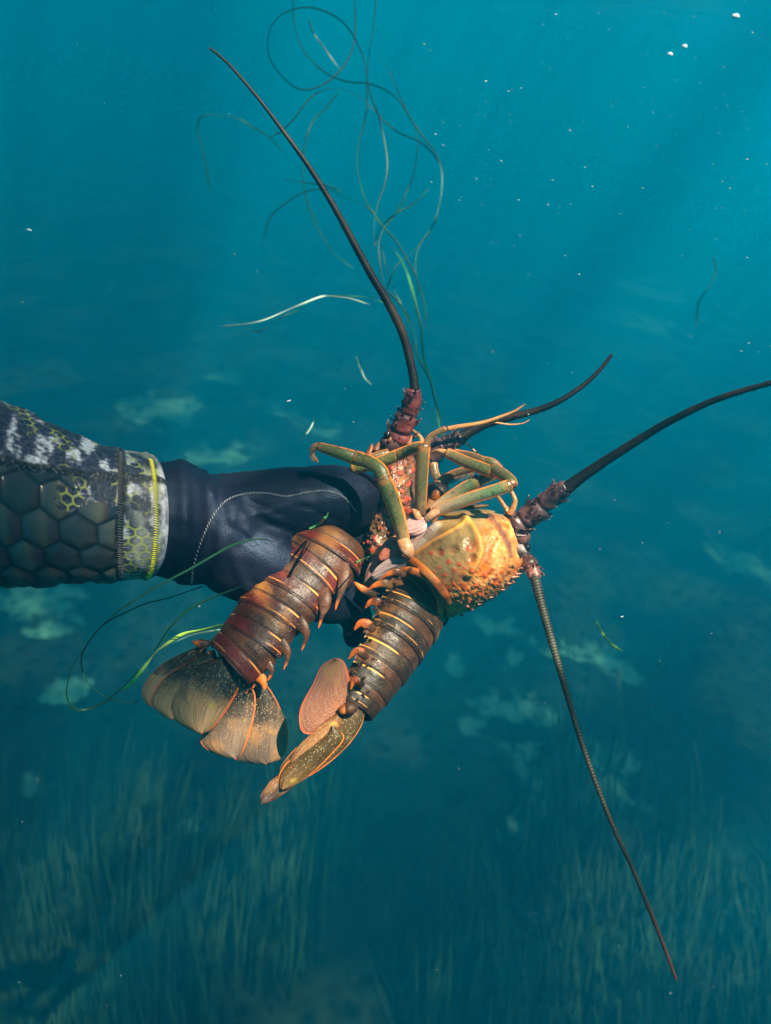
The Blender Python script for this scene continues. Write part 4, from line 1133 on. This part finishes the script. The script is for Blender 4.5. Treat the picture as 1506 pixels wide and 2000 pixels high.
flagellum(an, [(896, 857, .685, 12.0), (920, 842, .682, 11.2), (950, 828, .678, 9.8), (1000, 814, .672, 8.6), (1050, 801, .666, 7.4), (1095, 782, .660, 6.4), (1140, 752, .655, 5.6), (1170, 724, .652, 4.8), (1195, 693, .650, 4.0)], M_ANT, seed=6, k=240)
al = leg_seg('antennule', [(832, 866, .672, 7.5), (845, 850, .670, 6.5), (872, 837, .667, 6)], M_LEG_DARK, lob_a, 0.9, (0.1, 0.2))
al2 = leg_seg('antennule_segment', [(872, 838, .667, 5.5), (900, 833, .665, 5), (940, 826, .662, 4), (975, 815, .660, 3.2), (1005, 803, .658, 2.4), (1026, 789, .656, 1.0)], M_ORANGE, al, 0.9)
leg_seg('antennule_branch', [(960, 824, .664, 2.2), (995, 829, .664, 1.8), (1020, 827, .664, 1.3), (1035, 820, .664, 0.8)], M_ORANGE, al2, 0.9)
al = leg_seg('antennule', [(824, 866, .675, 5), (822, 855, .676, 4.5), (812, 845, .678, 3), (804, 838, .68, 1.6)], M_ORANGE, lob_a, 0.9)
leg_seg('antennule', [(945, 902, .70, 2.4), (930, 884, .70, 2.2), (910, 862, .70, 1.8)], M_ORANGE, lob_a, 0.9)

leg(lob_a, [([(790, 1062, .612, 13), (785, 1040, .606, 15), (776, 1005, .598, 17), (762, 965, .592, 18), (748, 932, .588, 15)], 0.8, (0.45, -0.6)),
            ([(752, 938, .588, 14), (742, 918, .590, 16), (722, 903, .594, 15.5), (694, 894, .600, 14.5)], 0.85, (0, 0)),
            ([(697, 896, .600, 14.5), (678, 889, .600, 14.5), (652, 881, .602, 12.5), (622, 872, .605, 8.5)], 0.85, (0, 0)),
            ([(626, 871, .605, 8), (613, 874, .606, 7), (610, 888, .607, 5), (617, 897, .608, 3), (622, 904, .609, 1.0)], 0.9, (0.4, 0.7), M_LEG_DARK)],
    label='olive leg bent over the knuckles of the black glove')
m = Mesh(); pth = PP([(618, 876, .603), (611, 880, .604), (611, 892, .605), (619, 900, .606)])
hairs(m, cr(pth, 20), np.array(D(-0.7, -0.6, 0.3)), 70, 0.0035, 0.00022, random.Random(8))
m.build('claw_bristles', M_HAIR, lob_a)
leg(lob_a, [([(822, 1006, .622, 10), (822, 985, .614, 13), (823, 940, .604, 14.5), (826, 895, .597, 14.5), (829, 868, .594, 12)], 0.8, (0.6, -0.6), M_LEG),
            ([(830, 874, .598, 11), (816, 874, .606, 13), (798, 880, .616, 13), (780, 888, .624, 12)], 0.85, (0.1, 0.0)),
            ([(784, 885, .623, 12), (760, 896, .628, 13.5), (725, 908, .635, 13), (688, 915, .642, 10)], 0.85, (0, 0))])
leg(lob_a, [([(760, 884, .656, 9), (740, 890, .655, 10), (705, 902, .655, 9)], 0.85, (0.1, 0.3), M_LEG_DARK)])
leg_seg('coxa', [(806, 978, .625, 5), (809, 992, .618, 7), (816, 1008, .614, 8), (822, 1018, .618, 4)], M_COXA, lob_a, 0.8, end=0.8)

BACKA = nrm(np.array(D(-0.30, 0.36, 0.88)))
EAL = [(572, 1006), (543, 1036), (515, 1078), (486, 1122), (466, 1170), (437, 1214), (400, 1261)]
EAR = [(692, 1088), (676, 1128), (634, 1162), (602, 1204), (562, 1238), (530, 1284), (482, 1318)]
DA = [.652, .643, .632, .621, .611, .602, .594]
CA = []; WA = []
for (lx, ly), (rx, ry), d in zip(EAL, EAR, DA):
    mx, my = (lx + rx) / 2, (ly + ry) / 2
    CA.append(np.array(P(mx + 8, my + 5, d))); WA.append(math.hypot(lx - rx, ly - ry) / 2 / 0.85)
for i in range(6):
    d = DA[i]
    tail_seg(lob_a, CA[i], CA[i + 1], px2m(WA[i] * .72, d), px2m(WA[i + 1] * .72, d), BACKA, M_TAIL_A, px2m(WA[i], d), px2m(WA[i + 1], d), span=100, seed=i, lift0=0.94)
m = Mesh()
core = cr(np.array(CA), 40) - BACKA * 0.003
wv = np.interp(np.linspace(0, 6, 40), range(7), [px2m(w, .62) * 0.84 for w in WA])
V, F, A = sweep(core, wv, wv * 0.45, BACKA, 24); m.add(V, F, A)
m.build('tail_muscle', M_MAROON, lob_a)
SPA = [[(668, 1098, .618, 13), (672, 1122, .612, 13), (668, 1146, .609, 9), (664, 1162, .608, 5), (659, 1176, .608, 3.2), (655, 1192, .609, 0.8)],
       [(628, 1152, .608, 15), (634, 1172, .602, 14), (633, 1190, .600, 9), (630, 1200, .599, 5), (627, 1211, .600, 3.2), (622, 1227, .601, 0.8)],
       [(570, 1206, .602, 17), (586, 1218, .596, 15), (597, 1234, .594, 9), (598, 1245, .594, 5), (595, 1256, .595, 3.2), (589, 1271, .596, 0.8)],
       [(530, 1246, .596, 16), (548, 1258, .590, 15), (560, 1272, .588, 9), (562, 1282, .588, 5), (560, 1293, .589, 3.2), (554, 1308, .590, 0.8)],
       [(498, 1284, .592, 14), (516, 1293, .587, 13), (528, 1304, .585, 8), (530, 1313, .585, 4.5), (528, 1320, .586, 3), (523, 1330, .587, 0.8)]]
for rw in SPA:
    pleuron(lob_a, rw, M_TAIL_A, 0.42, 0.62)
pleuron(lob_a, [(404, 1262, .60, 12), (393, 1258, .598, 10), (384, 1256, .597, 6), (376, 1254, .597, 2)], M_TAIL_A, 0.6, 0.1)
pleuron(lob_a, [(492, 1305, .597, 12), (504, 1318, .593, 13), (514, 1330, .591, 9), (517, 1346, .590, 3)], M_FLANGE, 0.6, 0.1)

fan = petal(lob_a, 'tail_fan', [(432, 1282), (405, 1292), (378, 1304), (358, 1322), (336, 1352), (326, 1372), (331, 1392), (345, 1410), (368, 1424), (395, 1433)],
            [(432, 1282), (462, 1310), (470, 1328), (464, 1350), (452, 1372), (442, 1388), (432, 1402), (420, 1417), (408, 1428), (395, 1433)], M_FAN_A, .594, .586, 0.009, 0.0018, seed=11, curl=0.002)
petal(fan, 'tail_fan_blade', [(418, 1270), (385, 1284), (350, 1304), (322, 1322), (305, 1342), (295, 1360), (294, 1372), (300, 1383), (318, 1397), (337, 1406)],
      [(418, 1270), (425, 1290), (415, 1310), (400, 1330), (385, 1350), (370, 1370), (362, 1385), (356, 1396), (348, 1404), (337, 1406)], M_FAN_A, .600, .592, 0.007, 0.0016, seed=12)
petal(fan, 'tail_fan_blade', [(405, 1258), (380, 1266), (345, 1281), (315, 1298), (294, 1318), (280, 1340), (277, 1355), (282, 1370), (290, 1378), (299, 1378)],
      [(405, 1258), (402, 1275), (385, 1295), (368, 1312), (350, 1330), (335, 1345), (322, 1358), (314, 1368), (306, 1375), (299, 1378)], M_FAN_A, .606, .600, 0.005, 0.0016, seed=13)
petal(fan, 'tail_fan_blade', [(466, 1318), (452, 1345), (436, 1372), (418, 1398), (402, 1420), (392, 1438), (393, 1452), (408, 1466), (434, 1478), (461, 1483)],
      [(466, 1318), (488, 1338), (498, 1356), (499, 1380), (495, 1405), (490, 1425), (484, 1445), (477, 1462), (470, 1474), (461, 1483)], M_FAN_AS, .602, .600, 0.006, 0.0016, seed=14)
petal(fan, 'tail_fan_blade', [(486, 1322), (484, 1345), (482, 1375), (476, 1405), (466, 1435), (456, 1460), (455, 1476), (465, 1485), (490, 1491), (520, 1492)],
      [(486, 1322), (518, 1336), (536, 1360), (552, 1392), (560, 1415), (563, 1440), (561, 1460), (553, 1476), (540, 1486), (520, 1492)], M_FAN_AS, .610, .612, 0.006, 0.0016, seed=15)
m = Mesh(); rr = random.Random(4)
for (x, y, s) in [(410, 1272, 4), (395, 1268, 3), (425, 1288, 3), (470, 1325, 5), (478, 1335, 4), (462, 1318, 4), (455, 1310, 3), (380, 1270, 3), (440, 1302, 3), (497, 1338, 4), (483, 1350, 3)]:
    m.add(*spine(P(x, y, .590), np.array(D(-.3, -.6, .5)), px2m(s, .59), px2m(s * 2.2, .59), 8, None, s=.2, lat=.1))
m.build('fan_spines', M_TAIL_A, fan)
# ------------------------------------------------------------------ loose strands of seagrass
def grass_mat(name, c0, c1):
    m = NT(name); p = m.pos()
    c = m.mix(m.rng(m.noise(14.0, p, 3.0), 0.35, 0.65), c0, c1)
    m.done(c, 0.45, None, 0.4)
    m.bsdf.inputs['Subsurface Weight'].default_value = 0.0
    return m.mat
G_DARK = grass_mat('dark_green_grass', (0.008, 0.050, 0.026), (0.018, 0.095, 0.040))
G_MID = grass_mat('green_grass', (0.02, 0.12, 0.04), (0.05, 0.22, 0.06))
G_BRIGHT = grass_mat('yellow_green_grass', (0.20, 0.42, 0.05), (0.45, 0.62, 0.12))
G_PALE = grass_mat('bleached_grass', (0.20, 0.36, 0.25), (0.50, 0.62, 0.50))

def strand(rows, d0, d1, wpx, mat, label, cat='seagrass strand', group='loose seagrass strands drifting in the water', twist=1.0, seed=0, k=150):
    """One ribbon-shaped leaf drifting between depths d0 and d1, with its own slow twist."""
    q = cr(rows, k); s = np.linspace(0, 1, k)
    d0_, d1_ = (d0 * 1.0, d1 * 1.0) if d0 > 1.05 else (d0, d1)
    d = d0_ + (d1_ - d0_) * s + 0.03 * np.sin(s * 7 + seed)
    path = np.array([P(q[i, 0], q[i, 1], d[i]) for i in range(k)])
    w = (0.80 if d0 > 0.9 else 0.95) * wpx / FPX * d / 2 * np.clip(np.minimum(s, 1 - s) / 0.05, 0.25, 1)
    t = nrm(np.gradient(path, axis=0))
    sd = nrm(np.cross(t, VIEW)); a = twist * np.sin(s * 9 + seed * 1.7) * 0.9
    up = np.cross(sd, t) * np.cos(a)[:, None] + sd * np.sin(a)[:, None]
    V, F, A = sweep(path, w, w * 0.28, up, 8)
    o = obj('seagrass_strand', V, F, mat, None, True, A)
    return tag(o, label, cat, group)

STR = [
    ([(736, -60), (734, 0), (730, 48), (720, 112), (717, 160), (717, 208), (712, 240), (702, 276), (698, 320), (706, 368), (722, 404), (746, 440), (774, 472), (798, 512), (816, 552), (814, 592)], 1.25, 1.05, 4.0, G_DARK, 'long dark strand falling from the top edge through the middle of the tangle'),
    ([(692, -60), (692, 0), (694, 48), (688, 96), (666, 136), (630, 166), (590, 175), (558, 156), (530, 120), (523, 88), (530, 52), (554, 26), (590, 15), (626, 19), (666, 40), (694, 76), (712, 120), (718, 160), (726, 192), (740, 228), (750, 272), (757, 320), (752, 360), (738, 400), (732, 432), (730, 480)], 1.3, 1.1, 3.8, G_DARK, 'dark strand curled into a big round loop at the top'),
    ([(572, -60), (572, 0), (574, 40), (586, 84), (610, 120), (646, 148), (682, 160), (718, 163), (754, 176), (782, 200), (802, 232), (830, 272), (854, 304), (864, 344), (860, 392), (846, 440), (822, 476), (812, 508), (814, 544), (826, 580), (832, 620), (822, 660)], 1.35, 1.1, 3.6, G_DARK, 'strand sweeping from the top edge out to the far right bend of the tangle'),
    ([(526, 269), (550, 256), (574, 232), (598, 200), (626, 178), (658, 173), (690, 182), (722, 206), (750, 236), (782, 260), (818, 276), (842, 296), (858, 320)], 1.2, 1.25, 3.8, G_DARK, 'dark arching strand just right of the tall feeler, starting behind it'),
    ([(602, 36), (610, 60), (626, 84), (646, 112), (670, 143)], 1.15, 1.15, 4.6, G_PALE, 'short pale glinting strand inside the big round loop'),
    ([(750, 116), (770, 160), (790, 208), (810, 248), (815, 280), (810, 332), (794, 376), (774, 416), (750, 448), (740, 480), (744, 528), (754, 568)], 1.3, 1.1, 3.2, G_DARK, 'strand bowed to the right in the tangle, ending beside the tall feeler'),
    ([(840, 365), (810, 396), (770, 420), (742, 448), (730, 484)], 1.15, 1.15, 4.2, G_DARK, 'short dark strand slanting up to a free blunt end right of the tangle'),
    ([(554, 350), (590, 356), (630, 362), (670, 376)], 1.4, 1.4, 4.0, G_DARK, 'short dark strand crossing level behind the tall feeler'),
    ([(512, 480), (526, 428), (554, 400), (598, 374), (638, 370), (670, 384), (710, 400), (742, 432), (765, 465)], 1.5, 1.35, 3.6, G_DARK, 'faint strand hooked down to the left of the tall feeler'),
    ([(626, 352), (638, 360), (652, 366), (668, 378)], 1.2, 1.2, 4.4, G_MID, 'small bright green scrap touching the tall feeler'),
    ([(666, 176), (638, 208), (610, 240), (594, 288), (592, 340), (600, 392), (622, 448), (654, 496), (690, 524)], 1.75, 1.75, 4.4, G_MID, 'very faint green strand bowed to the left behind the tall feeler'),
    ([(412, 372), (405, 340), (398, 300), (386, 256), (390, 232), (406, 224), (430, 225), (466, 232), (490, 246), (526, 268), (562, 304)], 1.8, 1.7, 3.8, G_MID, 'faint hook of grass alone on the left of the tall feeler'),
    ([(430, 638), (474, 634), (518, 624), (574, 600), (622, 581), (646, 579), (686, 584), (722, 595)], 1.0, 0.95, 3.8, G_PALE, 'shining white strand lying across below the tangle'),
    ([(586, 598), (612, 586), (640, 578), (710, 580), (752, 592)], 1.02, 0.98, 3.2, G_MID, 'green strand twisted along the shining white one'),
    ([(482, 640), (498, 647), (522, 640), (550, 620), (585, 606)], 1.15, 1.1, 3.4, G_DARK, 'dark curl hanging under the shining white strand'),
    ([(750, 560), (786, 600), (810, 648), (816, 696), (838, 740), (850, 784), (864, 830)], 1.1, 1.0, 5.0, G_DARK, 'dark strand running down beside the base of the tall feeler'),
    ([(765, 480), (790, 520), (806, 570), (822, 640), (828, 700), (846, 760), (858, 830), (866, 860)], 1.25, 1.2, 6.5, G_MID, 'broad soft green strand behind the base of the tall feeler'),
    ([(754, 568), (774, 520), (802, 496), (834, 460), (854, 424)], 1.2, 1.2, 3.4, G_DARK, 'strand rising to the right from the lower end of the tangle'),
    ([(742, 470), (760, 540), (790, 610), (806, 665), (808, 720)], 1.3, 1.2, 3.2, G_DARK, 'thin strand close along the lower right side of the tall feeler'),
    ([(696, 696), (700, 712), (706, 724), (714, 740), (726, 752)], 1.1, 1.1, 3.6, G_PALE, 'small pale scrap left of the base of the tall feeler'),
    ([(1392, 500), (1398, 530), (1385, 560), (1365, 590), (1360, 640)], 1.7, 1.7, 3.6, G_DARK, 'faint lone dark strand in open water far from the tangle'),
    ([(585, 864), (598, 848), (608, 834), (616, 812)], .95, .95, 3.4, G_PALE, 'thin pale sliver above the wrist of the glove'),
    ([(536, 1060), (522, 1054), (500, 1053), (470, 1060), (440, 1072), (370, 1112), (299, 1150), (219, 1203), (179, 1246), (163, 1270), (143, 1296), (133, 1329), (131, 1362), (146, 1384), (166, 1386), (199, 1374), (232, 1349), (266, 1316), (295, 1283), (309, 1260), (332, 1226), (365, 1193), (408, 1170), (461, 1150), (490, 1138)], .535, .575, 4.6, G_DARK, 'long dark strand crossing the glove and looping round left of the fan'),
    ([(400, 1144), (382, 1150), (332, 1167), (282, 1180), (246, 1196), (212, 1213), (183, 1240), (163, 1273), (159, 1299), (169, 1329), (193, 1353), (219, 1367), (252, 1372), (280, 1366)], .66, .70, 3.6, G_DARK, 'thinner dark loop from under the glove to behind the fan'),
    ([(446, 1222), (428, 1223), (392, 1231), (359, 1238), (332, 1253), (305, 1273), (289, 1293), (272, 1316), (256, 1336), (237, 1348)], .60, .57, 7.5, G_BRIGHT, 'broad bright yellow green blade beside the spread tail fan'),
    ([(446, 1228), (410, 1233), (372, 1241), (340, 1256), (312, 1276), (302, 1272)], .60, .565, 3.6, G_PALE, 'pale thin blade lying along the bright yellow green one'),
    ([(642, 1002), (634, 1012), (622, 1023), (604, 1033)], .565, .57, 6.0, G_MID, 'short green blade stuck to the glove above the red tail'),
    ([(690, 1100), (715, 1090), (748, 1074)], .60, .60, 3.6, G_MID, 'short green blade bridging the two lobsters'),
    ([(1163, 1212), (1170, 1226), (1180, 1242), (1195, 1258), (1216, 1273)], .95, .95, 5.5, G_BRIGHT, 'short yellow green blade drifting right of the lower feeler'),
    ([(1290, 1276), (1289, 1288), (1283, 1306)], 1.2, 1.2, 3.4, G_MID, 'tiny green scrap drifting off right of the yellow green blade'),
]
for i, (rows, d0, d1, w, mt, lab) in enumerate(STR):
    strand(rows, d0, d1, w, mt, lab, seed=i * 1.3)

# ------------------------------------------------------------------ specks in the water
def specks():
    r = random.Random(21); m = Mesh()
    for c in range(300):
        if r.random() < 0.62:
            x = r.uniform(820, 1520); y = abs(r.gauss(0, 1)) * 420
        else:
            x = r.uniform(-20, 1530); y = r.uniform(-20, 2020)
        d = r.uniform(0.55, 2.4)
        s = r.choice([0.0003, 0.0003, 0.0004, 0.0004, 0.0005, 0.0007])
        a = r.uniform(-0.6, 0.5)
        ax = [np.array(D(math.cos(a), math.sin(a), r.uniform(-.4, .4))), np.array(D(-math.sin(a), math.cos(a), 0)), VIEW]
        m.add(*blob(P(x, y, d), (s * r.uniform(1.4, 3.2), s * 0.7, s * 0.7), ax, 6, 4))
    mt = plain('pale_specks', (0.75, 0.85, 0.85), (0.9, 0.95, 0.95), 60, 0.5, 0.0)
    tag(m.build('marine_snow', mt), 'tiny pale specks drifting all through the water', 'marine snow', kind='stuff')
specks()
M_FLAKE = plain('white_flake', (0.95, 0.93, 0.86), (0.98, 0.97, 0.93), 60, 0.4, 0.3)
for (x, y, d, a, b, lab) in [(1437, 32, .9, 7.5, 4.5, 'largest white fleck, at the bright top right of the water'), (1337, 91, 1.0, 5.0, 3.8, 'round white fleck, the upper one of a close pair'),
                             (1309, 106, 1.0, 5.0, 3.2, 'slanting white fleck, the lower one of a close pair'), (57, 449, .8, 6.5, 2.0, 'long pale sliver alone on the left of the water')]:
    V, F, A = blob(P(x, y, d), (px2m(a, d), px2m(b, d), px2m(b, d)), [np.array(D(.94, -.34, .2)), np.array(D(.34, .94, 0)), VIEW], 14, 10)
    V = [Vector(v) + Vector(D(0.2, 0.7, 0.3)) * 0.0006 * mnoise.noise(Vector(v) * 700) for v in V]
    tag(obj('drifting_fleck', V, F, M_FLAKE), lab, 'fleck', 'larger white flecks drifting in the water')

# ------------------------------------------------------------------ seagrass meadow on the bottom
def meadow():
    r = random.Random(33); V = []; F = []; A = []
    n = 0
    def blade(x, y, z, h, w, lean, la, ph):
        nonlocal n
        ca, sa = math.cos(ph), math.sin(ph); K = 6
        for i in range(K):
            t = i / (K - 1)
            off = lean * t ** 1.8 * h
            cx, cy, cz = x + math.cos(la) * off, y + math.sin(la) * off, z + h * t * (1 - 0.25 * lean * t)
            ww = w * (1 - 0.75 * t ** 3)
            V.append((cx - ca * ww, cy - sa * ww, cz)); V.append((cx + ca * ww, cy + sa * ww, cz)); A.extend([t, t])
            if i: F.append((n + 2 * i - 2, n + 2 * i - 1, n + 2 * i + 1, n + 2 * i))
        n += 2 * K
    cnt = 0; tries = 0
    while cnt < 15000 and tries < 200000:
        tries += 1
        px, py = r.uniform(-700, 2200), 1380 + 1100 * r.random() ** 0.8
        c = ray_bed(px, py)
        dens = mnoise.fractal(Vector((c.x * 0.9, c.y * 0.9, 7.7)), 1.0, 2.0, 3)
        if dens < -0.28 + 0.9 * max(0, (1760 - py) / 260.0) + r.uniform(-0.2, 0.2): continue
        la = 1.9 + 0.5 * mnoise.noise(Vector((c.x, c.y, 2.0))) + r.uniform(-.35, .35)
        blade(c.x, c.y, BED_Z - 0.06, r.uniform(0.35, 0.95), r.uniform(0.006, 0.016), r.uniform(0.15, 0.55), la, r.uniform(0, 3.14))
        cnt += 1
    m = NT('meadow_grass'); p = m.pos()
    c = m.mix(m.attr('t'), (0.014, 0.044, 0.024), (0.018, 0.062, 0.034))
    c = m.mix(m.rng(m.noise(2.2, p, 3.0), 0.4, 0.62), m.mul(1.0, c, (0.75, 0.8, 0.8)), c)
    m.done(c, 0.6, None, 0.2)
    o = obj('seagrass_meadow', V, F, m.mat, None, True, {'t': A})
    tag(o, 'tall green seagrass swaying over the near sea floor', 'seagrass', kind='stuff')
meadow()
